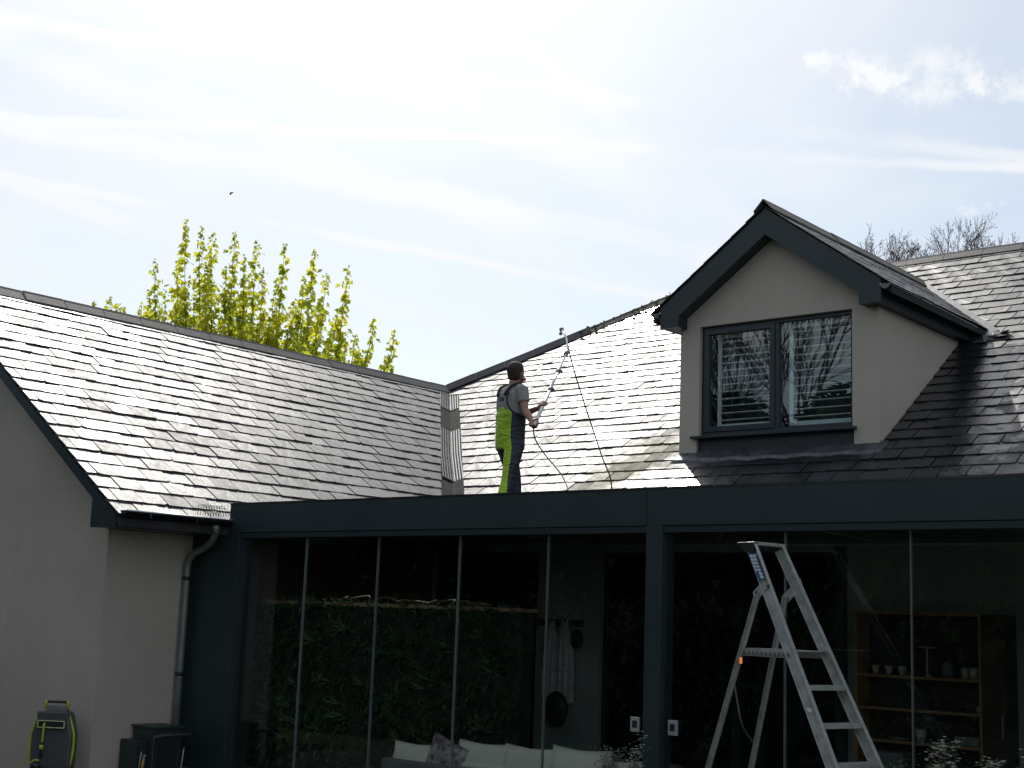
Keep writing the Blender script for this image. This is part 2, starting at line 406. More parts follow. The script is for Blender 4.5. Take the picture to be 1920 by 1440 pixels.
def ridge_tiles(parent, A, B, L, wing, d1, d2, m=CLAYR, seed=0, hump=.045, mossy=None):
    """angular/half-round ridge tiles from A to B; d1,d2: the down-slope directions to either side"""
    A, B = Vector(A), Vector(B); D_ = (B-A); n = max(1, round(D_.length/L)); D_.normalize(); L = (B-A).length/n
    d1, d2 = Vector(d1).normalized(), Vector(d2).normalized(); up = -(d1+d2).normalized(); rs = random.Random(seed)
    prof = []
    for t in (1.0, .55, .22): prof.append(d1*wing*t+up*(.012+hump*(1-t)))
    prof.append(up*(.018+hump)); 
    for t in (.22, .55, 1.0): prof.append(d2*wing*t+up*(.012+hump*(1-t)))
    base = MB()
    for i in range(n):
        mb = MB(); j = up*rs.uniform(-.004, .005)
        a = A+D_*(i*L+.006)+j; b = A+D_*((i+1)*L-.006)+j+up*rs.uniform(-.003, .003)
        outer0 = [a+p+up*.014 for p in prof]; outer1 = [b+p+up*.014 for p in prof]
        inner0 = [a+p-up*.006-(p-up*p.dot(up))*.0 for p in prof]; inner1 = [b+p-up*.006 for p in prof]
        k = len(prof); vs = outer0+outer1+inner0+inner1; fs = []
        for q in range(k-1):
            fs += [(q, q+1, k+q+1, k+q), (2*k+q, 3*k+q, 3*k+q+1, 2*k+q+1), (q, 2*k+q, 2*k+q+1, q+1), (k+q, k+q+1, 3*k+q+1, 3*k+q)]
        fs += [(0, k, 3*k, 2*k), (k-1, 3*k-1, 4*k-1, 2*k-1)]
        mb.add(vs, fs); mb.build('ridge_tile', m, parent)
        vs = [A+D_*(i*L-.02)+p*.97+up*.009 for p in prof]+[A+D_*(i*L+.02)+p*.97+up*.009 for p in prof]
        base.add(vs, [(q, q+1, k+q+1, k+q) for q in range(k-1)])
    base.build('mortar_joints', MORT, parent, kind='stuff')

exec_order = []
# ================================================================== GROUND
g = MB().add([(-400, -400, -.16), (400, -400, -.16), (400, 600, -.16), (-400, 600, -.16)], [(0, 1, 2, 3)])
GRASS = mat('lawn', (.035, .055, .018), .9, var=.2, scale=.6, bump=.5, bscale=30, spec=.2)
o = g.build('ground', GRASS, kind='structure')
PAVE = mat('paving', (.12, .115, .105), .8, var=.15, scale=1.2, bump=.2)
MB().box((-12.97, 4.5, -.158), (2, 13.4, .05)).build('patio', PAVE, kind='structure', bevel=.01)

# ================================================================== LEFT WING
TL = .6996; RX, RZ = -16.1, 5.6; EX = -11.85; EZ = RZ-(RX-EX)*-TL
YV = 8.1; WX = -12.46; WYF = 8.42
wing = thing('house_wing', (-16.1, 8.4, 0), 'rendered gabled house wing with slate roof at the left, sunlit slates facing right', 'house')
# walls
zt = lambda X: RZ-abs(X-RX)*TL
wl = MB(); XL = 2*RX-WX
wl.prism([(XL, -.2), (WX, -.2), (WX, zt(WX)-.13), (RX, RZ-.16), (XL, zt(XL)-.13)], 1, WYF, WYF+.3)
wl.box((WX-.3, WYF+.30, -.2), (WX, 24.0, zt(WX)-.15)); wl.box((XL, WYF+.30, -.2), (XL+.3, 24, zt(XL)-.15))
wl.build('wall', STUCCO, wing)
# roof deck under the slates
dk = MB()
for sx in (1, -1):
    e = RX+sx*(EX-RX)*1.0
    dk.add([(RX, YV+.02, RZ-.03), (e, YV+.02, EZ-.03), (e, 24.2, EZ-.03), (RX, 24.2, RZ-.03), (RX, YV+.02, RZ-.12), (e, YV+.02, EZ-.12), (e, 24.2, EZ-.12), (RX, 24.2, RZ-.12)],
           [(0, 1, 2, 3), (4, 7, 6, 5), (0, 4, 5, 1), (1, 5, 6, 2), (2, 6, 7, 3)])
roofL = dk.build('roof', SOIL, wing)
TM = .6745; PVY, PVZ = 17.54, 5.61
def zmain(Y): return PVZ+TM*(Y-PVY)
# valley: where left plane meets the main plane; y as a function of X
def yval(X): return PVY+(RZ-TL*(X-RX)-PVZ)/TM
sl = math.hypot(1, TL); Vup = Vector((-1, 0, TL)).normalized(); Ldn = (EX-RX)*sl
# local u = Y, v = distance up-slope from eave
def uv_in(u, v):
    X = EX-v/sl
    return YV-.03 < u < yval(X)-.2 and v < Ldn-.06
dy = (yval(EX-1)-yval(EX))/ (sl*1.0)
# half planes: u >= YV ; u <= yval - .22 ; v <= ridge
c0 = yval(EX)-.24; kx = (yval(EX-1.0)-yval(EX))/sl
lay_slates(roofL, (EX, 0, EZ), (0, 1, 0), Vup, YV+.1, 18.2, -.02, Ldn-.1, uv_in,
           clips=((1, 0, -(YV-.015)), (-1, kx, c0), (0, -1, Ldn-.01)), seed=11)
rs_ = random.Random(5)
ridge_tiles(roofL, (RX, YV-.01, RZ+.02), (RX, 17.62, RZ+.02), .595, .15, (1, 0, -TL), (-1, 0, -TL), seed=2)
# bargeboard: polygon in the plane of the verge
bi = [atY(115, 860, YV), atY(171, 932, YV)]
sb = (bi[0].z-bi[1].z)/(bi[1].x-bi[0].x)
def ybar(X, dz): return zt(X)-dz
bw = .30
bx0, bx1 = -12.33, -11.90
bb = MB(); zi = lambda X: bi[1].z+(bi[1].x-X)*TL
bb.prism([(bx1, zt(bx1)-.035), (RX, RZ-.035), (RX, zi(RX)), (bx0, zi(bx0)), (bx0, 2.50), (bx1, 2.50)], 1, YV+.005, YV+.045)
bb.prism([(2*RX-bx1, zt(bx1)-.035), (RX, RZ-.035), (RX, zi(RX)), (2*RX-bx0, zi(bx0)), (2*RX-bx0, 2.50), (2*RX-bx1, 2.50)], 1, YV+.006, YV+.046)
bb.build('bargeboard', ANTH, wing)
sf = MB()
sf.add([(RX, YV+.046, zi(RX)+.01), (bx0, YV+.046, zi(bx0)+.01), (bx0, WYF+.02, zi(bx0)+.01), (RX, WYF+.02, zi(RX)+.01)], [(0, 1, 2, 3)])
sf.box((bx0, YV+.046, 2.505), (bx1-.03, YV+.30, 2.53))
sf.box((WX, YV+.302, 2.505), (bx1-.03, 9.49, 2.53))
sf.build('soffit', ANTH, wing)
fa = MB(); fa.box((bx1-.028, YV+.046, 2.50), (bx1, 9.49, EZ-.05)); fa.build('fascia', ANTH, wing)
def halfgutter(A, B, r, m, parent, name='gutter', capA=True, side=None):
    A, B = Vector(A), Vector(B); D_ = (B-A).normalized(); sd_ = D_.cross(Vector((0, 0, 1))).normalized(); n = 10
    mb = MB(); vs = []
    for rr in (r, r-.004):
        for P_ in (A, B):
            for k in range(n+1):
                an = math.pi*k/n; vs.append(P_+sd_*rr*math.cos(an)-Vector((0, 0, 1))*rr*math.sin(an))
    k1 = n+1; fs = []
    for k in range(n):
        fs += [(k, k+1, k1+k+1, k1+k), (2*k1+k, 3*k1+k, 3*k1+k+1, 2*k1+k+1)]
    fs += [(0, k1, 3*k1, 2*k1), (n, 2*k1+n, 3*k1+n, k1+n), tuple(range(0, k1)), tuple(range(k1, 2*k1))]
    mb.add(vs, fs, False)
    o = mb.build(name, m, parent)
    for s_ in (-1, 1): MB().tube([A+sd_*s_*r, B+sd_*s_*r], .0085, 8).build('gutter_bead', RIM_GLINT, o)
    return o
gt = halfgutter((EX-.01+.045, 8.13, 2.665), (EX-.01+.045, 9.47, 2.665), .062, GUTM, wing)
for yy in (8.42, 9.0):
    MB().box((EX-.03, yy-.012, 2.60), (EX+.10, yy+.012, 2.672)).build('bracket', GUTM, gt)
# wire balloon guard in the gutter outlet
wg = MB()
for k in range(9):
    y0 = 9.12+.035*k; wg.tube([(EX-.06, y0, 2.70), (EX-.05, y0, 2.80), (EX+.02, y0, 2.81), (EX+.07, y0, 2.70)], .0035, 5)
for zq in (2.74, 2.78): wg.tube([(EX+.055, 9.12, zq), (EX+.055, 9.42, zq)], .003, 5)
wg.build('leaf_guard', LEAD, gt)
# downpipe
dp = [atX(405, 984, EX+.02), atX(403, 1002, EX-.05), atX(397, 1016, -12.0), atX(383, 1028, -12.15), atX(366, 1036, -12.30), atX(355, 1048, -12.39), atX(351, 1064, -12.405)]
dpe = atX(319, 1440, -12.405); dpe.y = dp[-1].y
dp.append(Vector((-12.405, dp[-1].y, 1.2))); dp.append(Vector((-12.405, dp[-1].y, .05)))
PIPE = mat('downpipe_metal', (.20, .23, .22), .32, metal=.3, var=.1)
pm = MB(); pm.tube(dp, .040, 12); pd = pm.build('downpipe', PIPE, wing)
for zq in (2.02, 1.0):
    MB().lathe((-12.405, dp[-1].y, zq), [(.046, 0), (.046, .04)], 12).build('pipe_clip', BLKP, pd)

# ================================================================== VALLEY + MAIN HOUSE
house = thing('main_house', (-9, 17, 0), 'main slate roofed house behind the glass room with long ridge and hipped left end', 'house')
MX1 = 1.0; RYM = 20.4; RZM = zmain(RYM); EYM = 13.42
HX = -13.3
mr = MB()
dz = -.03
mr.add([(MX1, EYM, zmain(EYM)+dz), (MX1, RYM, RZM+dz), (HX, RYM, RZM+dz), (RX, PVY, PVZ+dz), (EX-.3, yval(EX-.3), zmain(yval(EX-.3))+dz), (EX-.3, EYM, zmain(EYM)+dz)], [(0, 1, 2, 3, 4, 5)])
mr.add([(MX1, RYM, RZM+dz), (MX1, 2*RYM-EYM, zmain(EYM)+dz), (HX-4, 2*RYM-EYM, zmain(EYM)+dz), (HX, RYM, RZM+dz)], [(0, 1, 2, 3)])
mr.add([(HX, RYM, RZM+dz), (RX, 2*RYM-PVY, PVZ+dz), (RX, PVY, PVZ+dz)], [(0, 1, 2)])
roofM = mr.build('roof', SOIL, house)
hw = MB(); hw.box((-12.4, 13.60, 0), (MX1-.3, 13.85, zmain(13.6)-.1)); hw.box((MX1-.5, 13.86, 0), (MX1-.3, 26.9, 2.8)); hw.box((-12.4, 26.9, 0), (MX1-.3, 27.1, 2.8))
hw.prism([(13.86, 2.8), (26.9, 2.8), (RYM, RZM-.15)], 0, MX1-.5, MX1-.3)
hw.build('wall', STUCCO, house)
sm_ = math.hypot(1, TM); VupM = Vector((0, 1, TM)).normalized(); LM = (RYM-EYM)*sm_
# dormer footprint
DYF = 14.94; DX0, DX1 = -9.655, -6.895; DRX = -8.30; DRZ = 6.93; DTP = .72
DEX0, DEX1 = -9.96, -6.64                      # eave lines of the dormer roof
def ztd(X): return DRZ-abs(X-DRX)*DTP
def in_main(u, v):
    Y = EYM+v/sm_; z = zmain(Y)
    if v > LM-.05: return False
    xv = RX+(PVY-Y)*TM/TL  # valley X at this Y (below the ridge of the wing)
    if Y < PVY and u < xv+.18: return False
    if Y >= PVY and u < HX-(RYM-Y)*((HX-RX)/(RYM-PVY)): return False
    # dormer hole
    if Y > DYF+.02 and DX0+.05 < u < DX1-.05 and z < ztd(u)+.0: return False
    if Y > DYF+.02 and DEX0 < u < DEX1 and z < ztd(u)-.10 and z > 5.7: return False
    return True
kv = TM/TL/sm_      # valley: X = RX + (PVY-EYM - v/sm)*TM/TL
cv = -(RX+(PVY-EYM)*TM/TL+.22)
kh = (HX-RX)/(RYM-PVY)/sm_
ch = -(HX-(RYM-EYM)*(HX-RX)/(RYM-PVY))
# below the valley top the valley clip applies, above it the hip clip: both are true half planes of their own part
vtop = (PVY-EYM)*sm_
def lay_main(lo, hi, clips, lim, seed):
    lay_slates(roofM, (0, EYM, zmain(EYM)), (1, 0, 0), VupM, -17.0, -1.5, lo, hi, in_main, clips=clips, limit=lim, seed=seed)
nlow = int(vtop/G)
lay_main(-.02, nlow*G-.03, ((1, kv, cv), (0, -1, LM)), 300, 21)
lay_main(nlow*G-.02, LM-.12, ((1, -kh, ch), (0, -1, LM-.01)), 0, 22)
ridge_tiles(roofM, (HX+.05, RYM, RZM+.02), (MX1, RYM, RZM+.02), .62, .15, (0, -1, -TM), (0, 1, -TM), seed=4)
MOSSY = mat('mossy_clay', (.10, .095, .08), .75, var=.3, scale=9, col2=(.05, .06, .025), bump=.8, bscale=20)
hipA = Vector((RX-.05, PVY-.05, PVZ+.03)); hipB = Vector((HX, RYM, RZM+.03)); hipM = hipA.lerp(hipB, .62)
ridge_tiles(roofM, hipA, hipM, .62, .15, (1, -1, -.9), (-1, 1, -.9), seed=6)
ridge_tiles(roofM, hipM, hipB, .60, .15, (1, -1, -.9), (-1, 1, -.9), m=MOSSY, seed=7, hump=.03)
ms = MB(); rm = random.Random(9)
for k in range(90):
    t = rm.uniform(.56, 1.0); p = hipA.lerp(hipB, t)+Vector((rm.uniform(-.03, .13), rm.uniform(-.13, .03), 0)); p.z += .035+rm.uniform(-.05, .01)
    ms.ball(p, rm.uniform(.008, .022), 6, (1.2, 1, .7))
ms.build('moss', mat('moss', (.13, .12, .06), .95, var=.3, scale=20, bump=.6), roofM, kind='stuff')

# valley gutter: folded sheets with ribbed stretches
vA = Vector((RX, PVY, PVZ)); vB = Vector((EX-.35, yval(EX-.35), zmain(yval(EX-.35)))); vd = (vB-vA).normalized()
left_n = Vector((TL, 0, 1)).normalized(); main_n = Vector((0, -TM, 1)).normalized()
dl = vd.cross(left_n).normalized(); dl = dl if dl.z > 0 else -dl       # up the left slope, square to the valley
dm = vd.cross(main_n).normalized(); dm = dm if dm.z > 0 else -dm
VL = (vB-vA).length
def valley_piece(t0, t1, ribbed, m, bend=0):
    mb = MB(); n = 8; w = .20; vs = []
    for i in range(2):
        for k in range(2*n+1):
            q = (k-n)/n; d = dl if q < 0 else dm; s_ = abs(q)*w
            h = .004
            nn = left_n if q < 0 else main_n
            tt = (t0, t1)[i]; sh = bend*(tt-t0)
            vs.append(vA+vd*tt+d*s_+nn*h+Vector((1, 1, 0))*sh*.02)
    k1 = 2*n+1
    mb.add(vs, [(k, k+1, k1+k+1, k1+k) for k in range(2*n)])
    o = mb.build('valley_sheet', LEADV, roofM)
    if ribbed:
        rb_ = MB()
        for j in range(10):
            q = (j-4.5)/4.9; d = dl if q < 0 else dm; nn = left_n if q < 0 else main_n; off = d*abs(q)*w+nn*.012
            sh = Vector((1, 1, 0))*bend*.02
            rb_.beam(vA+vd*t0+off, vA+vd*t1+off+sh*(t1-t0), .017, .014, nn)
        rb_.build('ribs', m, o, kind='stuff')
    return o
LEADV = mat('valley_lead', (.028, .030, .033), .85, spec=.12, metal=0, var=.35, scale=5, bump=.3)
RIBV = mat('valley_ribbed', (.20, .21, .22), .4, metal=.5, var=.15, scale=5)
def tval(y):  # distance along the valley whose image row is y
    best = min((abs((lambda P: 720-FPX*(P.dot(CU))/P.dot(CF))(vA+vd*t-CAMP)-y), t) for t in np.linspace(0, VL, 300)); return float(best[1])
ty = [0.02]+[tval(v) for v in (772, 812, 856, 905)]+[VL]
valley_piece(ty[0], ty[1], True, RIBV); valley_piece(ty[1], ty[2], False, LEADV); valley_piece(ty[2], ty[3], True, RIBV)
valley_piece(ty[3], ty[4], True, RIBV, 1); valley_piece(ty[4], ty[5], False, LEADV)

# ================================================================== DORMER
dorm = thing('dormer', (DRX, DYF, 3.8), 'rendered gable dormer with dark bargeboards standing on the right slate slope', 'dormer')
DVY = 14.72
WX0, WX1, WZ0, WZ1 = -9.365, -7.238, 4.125, 5.545
ZB = zmain(DYF)+.005
zs = lambda X: ztd(X)-.12
w_ = MB()
w_.prism([(DX0, ZB), (WX0-.03, ZB), (WX0-.03, WZ0-.005), (WX0, WZ0-.005), (WX0, WZ1), (WX1, WZ1), (WX1, WZ0-.005), (WX1+.02, WZ0-.005), (WX1+.02, ZB), (DX1, ZB), (DX1, zs(DX1)), (DRX, zs(DRX)), (DX0, zs(DX0))], 1, DYF, DYF+.09)
# cheeks, cut along the main roof
for (xa, xb) in ((DX1-.09, DX1), (DX0, DX0+.09)):
    yt = PVY+(zs(DX1)-PVZ)/TM
    w_.prism([(DYF+.091, zmain(DYF+.091)), (yt, zs(DX1)), (DYF+.091, zs(DX1))], 0, xa, xb)
w_.build('wall', STUCCO, dorm)
MB().box((WX0-.03, DYF+.045, ZB-.02), (WX1+.02, DYF+.075, WZ0-.03)).build('apron_panel', ANTHD, dorm)
# roof
yint = lambda z: PVY+(z-PVZ)/TM
rd = MB()
for e in (DEX0, DEX1):
    ze = ztd(e)-.03; zr = DRZ-.03
    rd.add([(DRX, DVY+.02, zr), (e, DVY+.02, ze), (e, yint(ze), ze), (DRX, yint(zr), zr), (DRX, DVY+.02, zr-.08), (e, DVY+.02, ze-.08), (e, yint(ze-.08), ze-.08), (DRX, yint(zr-.08), zr-.08)],
           [(0, 1, 2, 3), (4, 7, 6, 5), (0, 4, 5, 1), (1, 5, 6, 2)])
droof = rd.build('roof', SOIL, dorm)
sdm = math.hypot(1, DTP)
for sgn, e, sd_ in ((1, DEX1, 31), (-1, DEX0, 32)):
    Ld = abs(e-DRX)*sdm; ze = ztd(e)
    y0 = yint(ze); kk = (yint(DRZ)-yint(ze))/Ld
    lay_slates(droof, (e, 0, ze), (0, 1, 0), Vector((-sgn, 0, DTP)), DVY+.1, 19.4, -.02, Ld-.1,
               lambda u, v, y0=y0, kk=kk, Ld=Ld: DVY-.02 < u < y0+kk*v-.03 and v < Ld-.05,
               clips=((1, 0, -(DVY-.03)), (-1, kk, y0-.05), (0, -1, Ld-.01)), seed=sd_, zs=.42)
ridge_tiles(droof, (DRX, DVY-.04, DRZ+.02), (DRX, yint(DRZ)+.05, DRZ+.02), .6, .17, (1, 0, -DTP), (-1, 0, -DTP), m=MOSSY, seed=8)
# bargeboards
zi2 = lambda X: 6.575-abs(X-DRX)*DTP
for s_ in (-1, 1):
    q = lambda X: DRX+s_*X
    pl = [(q(0), DRZ-.02), (q(0), 6.575), (q(1.255), zi2(q(1.255))), (q(1.255), 5.53), (q(1.535), 5.53), (q(1.535), ztd(q(1.535))-.02)]
    if s_ < 0: pl = pl[::-1]
    MB().prism(pl, 1, DVY, DVY+.035).build('bargeboard', ANTH, dorm)
    so = MB()
    so.add([(q(0), DVY+.036, 6.58), (q(1.255), DVY+.036, zi2(q(1.255))+.005), (q(1.255), DYF+.01, zi2(q(1.255))+.005), (q(0), DYF+.01, 6.58)], [(0, 1, 2, 3)])
    so.add([(q(1.257), DVY+.036, 5.535), (q(1.257), DVY+.036, 5.68), (q(1.257), DYF+.02, 5.68), (q(1.257), DYF+.02, 5.535)], [(0, 1, 2, 3)])
    a_, b_ = sorted((q(1.36), q(1.50))); yend = yint(5.56)
    so.box((a_, DVY+.036, 5.535), (b_, yend, 5.56))
    a2, b2 = sorted((q(1.258), q(1.36))); so.box((a2, DVY+.036, 5.535), (b2, DYF-.002, 5.56))
    so.build('soffit', ANTH, dorm)
    a_, b_ = sorted((q(1.502), q(1.535))); MB().prism([(DVY+.036, 5.532), (yint(5.532), 5.532), (yint(5.74), 5.74), (DVY+.036, 5.74)], 0, a_, b_).build('fascia', ANTH, dorm)
    gx = q(1.535+.062); g_ = halfgutter((gx, DVY-.02, 5.735), (gx, 17.35 if s_ > 0 else 17.35, 5.70), .060, GUTM, dorm)
# dormer valleys and flashings (lead lying on the slates)
lf = MB()
def on_main(X, Y, h): n_ = main_n; return Vector((X, Y, zmain(Y)))+n_*h
for s_ in (-1, 1):
    P0 = on_main(DRX, yint(DRZ), .028); P1 = on_main(DRX+s_*1.72, yint(ztd(DRX+s_*1.72)), .028)
    dd = (P1-P0).normalized(); sw_ = dd.cross(main_n).normalized(); sw_ = sw_ if sw_.x*s_ > 0 else -sw_
    P1b = P1+dd*.12
    lf.add([P0-sw_*.1, P1b-sw_*.1, P1b+sw_*.075, P0+sw_*.06, P0-sw_*.1+main_n*.006, P1b-sw_*.1+main_n*.006, P1b+sw_*.075+main_n*.006, P0+sw_*.06+main_n*.006], [(0, 3, 2, 1), (4, 5, 6, 7), (2, 3, 7, 6), (1, 2, 6, 5)])
lf.build('valley_flashing', LEAD, dorm)
lf = MB(); rr_ = random.Random(4); n_ = 40; vs = []
for k in range(n_+1):
    X = DX0-.02+(DX1-DX0+.12)*k/n_; w1 = .17+rr_.uniform(-.006, .006)+.02*math.sin(k*.9)
    for (dy_, hh) in ((.05, .05), (-.01, .036), (-w1*.5, .032+rr_.uniform(0, .006)), (-w1, .024), (-w1, .012)):
        vs.append(on_main(X, DYF+dy_, hh))
lf.add(vs, [(5*k+j, 5*k+5+j, 5*k+6+j, 5*k+1+j) for k in range(n_) for j in range(4)], True)
lf.build('lead_apron', LEAD, dorm)
fl = MB(); wr = random.Random(2)   # crumpled lead below the gutter end
P = on_main(-6.50, 17.42, .05)
for k in range(7):
    a = P+Vector((wr.uniform(-.10, .16), wr.uniform(-.10, .12), 0)); a.z = zmain(a.y)+.05
    fl.box((-.09, -.05, -.008), (.09, .05, .008), Matrix.Translation(a) @ Matrix.Rotation(wr.uniform(-1, 1), 4, 'Z') @ Matrix.Rotation(wr.uniform(.2, .9), 4, 'X'))
fl.build('crumpled_lead', LEAD, dorm, bevel=.006)
# window
WY = DYF+.065
win = MB()
fo = .055
def frame(mb, x0, x1, z0, z1, t, y0, y1):
    mb.box((x0, y0, z0), (x0+t, y1, z1)); mb.box((x1-t, y0, z0), (x1, y1, z1))
    mb.box((x0+t, y0, z0), (x1-t, y1, z0+t)); mb.box((x0+t, y0, z1-t), (x1-t, y1, z1))
frame(win, WX0+.004, WX1-.004, WZ0+.004, WZ1-.004, .045, WY, WY+.07)
xm = -8.285
win.box((xm-.035, WY-.001, WZ0+.05), (xm+.035, WY+.071, WZ1-.05))
window = win.build('window', ANTHD, dorm, bevel=.003)
sa = MB(); frame(sa, WX0+.040, xm-.020, WZ0+.045, WZ1-.040, .068, WY-.018, WY+.05); sa.build('casement_sash', ANTHD, window, label='hinged left casement with thick frame', bevel=.004)
MB().box((WX0+.10, WY+.02, WZ0+.10), (xm-.08, WY+.032, WZ1-.10)).build('pane', GLASSW, window)
MB().box((xm+.03, WY+.03, WZ0+.045), (WX1-.045, WY+.042, WZ1-.045)).build('pane', GLASSW, window)
sl_ = MB(); sl_.prism([(DYF-.075, WZ0-.045), (DYF-.075, WZ0-.012), (DYF+.066, WZ0+.002), (DYF+.066, WZ0-.045)], 0, WX0-.085, WX1+.055); sl_.build('sill', ANTHD, dorm, bevel=.004)
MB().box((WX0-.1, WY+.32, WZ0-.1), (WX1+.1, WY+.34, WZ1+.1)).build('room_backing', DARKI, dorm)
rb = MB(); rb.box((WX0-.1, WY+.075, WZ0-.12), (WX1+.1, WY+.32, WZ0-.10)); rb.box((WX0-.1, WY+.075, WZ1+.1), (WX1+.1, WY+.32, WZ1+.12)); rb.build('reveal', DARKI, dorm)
SHW = mat('shutter_white', (.80, .84, .84), .5, var=.03)
for (x0, x1, z0, z1, lab) in ((-9.20, xm-.03, WZ0+.10, WZ1-.09, 'white louvred shutter behind the left casement pane'), (xm+.115, WX1+.03, WZ0+.075, WZ1-.06, 'white louvred shutter behind the fixed right pane')):
    sh = thing('window_shutter', ((x0+x1)/2, WY+.13, z0), lab, 'shutter', 'shutters behind the dormer window')
    fb = MB(); frame(fb, x0, x1, z0, z1, .055, WY+.115, WY+.142); fb.build('shutter_frame', SHW, sh, bevel=.003)
    nl = 12; pitch = (z1-z0-.12)/nl
    for k in range(nl):
        zc = z0+.06+pitch*(k+.5); m = Matrix.Translation((0, WY+.130, zc)) @ Matrix.Rotation(RD(-4), 4, 'X')
        MB().box((x0+.057, -.026, -.004), (x1-.057, .026, .004), m).build('louver', SHW, sh)

# ================================================================== GLASS ROOM
PY = 9.5; ZT, ZBM, ZRL = 2.848, 2.537, 2.480
PXL, PXP0, PXP1, PXR = -11.66, -6.446, -6.288, -1.6
room = thing('glass_room', (-7, 9.6, 0), 'dark flat roofed garden room with a deep fascia beam and frameless glass panels', 'extension')
bm_ = MB(); bm_.box((EX+.005, PY, ZBM), (PXR, PY+.16, ZT)); bm_.build('fascia_beam', ANTH, room, bevel=.003)
DRIP = MB(); DRIP.box((EX+.005, PY-.004, ZT-.012), (PXR, PY+.20, ZT+.006)); DRIP.build('roof_edge_trim', GUTM, room)
po = MB(); po.box((WX+.003, PY+.002, .05), (PXL, PY+.30, ZBM-.002)); po.build('corner_panel', ANTH, room, bevel=.003)
po = MB(); po.box((PXP0, PY-.001, .05), (PXP1, PY+.19, ZBM-.002)); po.build('post', ANTH, room, bevel=.003)
po = MB(); po.box((PXR-.16, PY, .05), (PXR, PY+.19, ZBM-.002)); po.build('post', ANTH, room, bevel=.003)
for (a, b) in ((PXL+.002, PXP0-.002), (PXP1+.002, PXR-.162)):
    MB().box((a, PY+.012, ZRL), (b, PY+.13, ZBM-.004)).build('top_rail', ANTHD, room, bevel=.002)
    MB().box((a, PY+.012, .05), (b, PY+.13, .09)).build('bottom_rail', ANTHD, room, bevel=.002)
MB().box((PXL+.001, PY+.012, .09), (PXL+.045, PY+.13, ZRL-.002)).build('side_channel', ANTHD, room)
STRIP = mat('glass_edge_seal', (.12, .145, .14), .35, var=.05)
GY = PY+.075
L_ = [PXL+.045]+[atY(x, 1005, GY).x for x in (576, 711, 863, 1029)]+[PXP0-.004]
R_ = [PXP1+.004]+[atY(x, 1000, GY).x for x in (1472, 1707)]+[-3.22, -2.2, PXR-.165]
for arr in (L_, R_):
    for i in range(len(arr)-1):
        yo = .012 if i % 2 else 0
        pn = MB().box((arr[i]+.004, GY+yo, .092), (arr[i+1]-.004, GY+yo+.010, ZRL-.003)).build('glass_panel', GLASS, room)
        if i: MB().box((arr[i]-.0032, GY-.008, .092), (arr[i]+.0032, GY+.024, ZRL-.004)).build('edge_strip', STRIP, room)
HANDM = mat('satin_steel', (.42, .45, .45), .4, metal=.4, var=.08)
for (cx, nm) in ((-6.560, 0), (-6.195, 1)):
    hb = MB(); hb.box((cx-.045, GY-.022, .865), (cx+.045, GY-.004, .985)); h_ = hb.build('pull_plate', HANDM, room, bevel=.004)
    MB().box((cx-.022, GY-.0265, .90), (cx+.022, GY-.0225, .955)).build('finger_recess', BLKP, h_)
# flat roof: two slabs leaving an added, unseen slot that drops sun on the green wall's top
RF = MB()
RF.prism([(WX+.003, PY+.162), (PXR-.002, PY+.162), (PXR-.002, 11.53), (-9.2, 11.53), (-11.1, 10.64), (WX+.003, 10.64)], 2, 2.70, 2.80)
RF.prism([(WX+.003, 10.82), (-11.1, 10.82), (-9.2, 11.71), (-9.2, 11.531), (PXR-.002, 11.531), (PXR-.002, 13.40), (WX+.003, 13.40)], 2, 2.70, 2.80)
RF.build('flat_roof', SOIL, room)
MB().prism([(WX+.005, 10.642), (-11.1, 10.642), (-9.202, 11.532), (-9.202, 11.706), (-11.1, 10.818), (WX+.005, 10.818)], 2, 2.775, 2.787).build('sun_slot_glass', GLASS, room)
DCEIL = mat('ceiling_board', (.13, .17, .17), .7, var=.1)
ce = MB()
for k in range(14):
    y0 = 9.67+k*.265
    if y0 < 11.75 and y0+.26 > 10.55:
        ce.box((-9.15, y0, 2.672), (PXR-.01, y0+.258, 2.688)); continue
    ce.box((WX+.01, y0, 2.672), (PXR-.01, y0+.258, 2.688))
ce.build('ceiling', DCEIL, room)
LTR = mat('white_trim', (.6, .62, .6), .5)
MB().box((-9.9, 13.30, 2.615), (PXR-.02, 13.33, 2.632)).build('ceiling_trim', LTR, room)
for x in (-9.9, -6.2): MB().beam((x, 13.28, 2.66), (x+.25, 9.8, 2.66), .02, .014).build('ceiling_trim', LTR, room)
bw_ = MB(); IW = mat('inner_render', (.34, .37, .36), .9, var=.06, scale=1.5, spec=.2)
DKW = mat('black_glazing', (.006, .007, .009), .12, var=.1)
bw_.box((-10.665, 13.38, .05), (-9.71, 13.55, 2.69)); bw_.box((-6.66, 13.38, .05), (PXR, 13.55, 2.69)); bw_.box((WX+.003, 13.38, 2.55), (-10.667, 13.55, 2.69)); bw_.box((-9.708, 13.38, 2.55), (-6.662, 13.55, 2.69))
bw_.build('inner_wall', IW, room)
for (a, b) in ((WX+.05, -10.67), (-9.705, -9.07), (-9.065, -7.9), (-7.895, -6.665)):
    d_ = MB(); frame(d_, a, b, .05, 2.548, .05, 13.44, 13.50); dd_ = d_.build('inner_door', ANTHD, room)
    MB().box((a+.052, 13.46, .10), (b-.052, 13.475, 2.496)).build('pane', DKW, dd_)
MB().box((-6.655, 13.30, .05), (-6.55, 13.378, 2.60)).build('door_jamb', ANTHD, room)
MB().box((WX+.002, PY+.302, .06), (WX+.035, 13.37, 2.69)).build('brown_lining', mat('brown_lining', (.075, .052, .042), .85, var=.15), room)
MB().box((PXP0-.002, PY-.0025, ZBM+.002), (PXP0+.002, PY-.0005, ZT-.015)).build('beam_joint', BLKP, room)
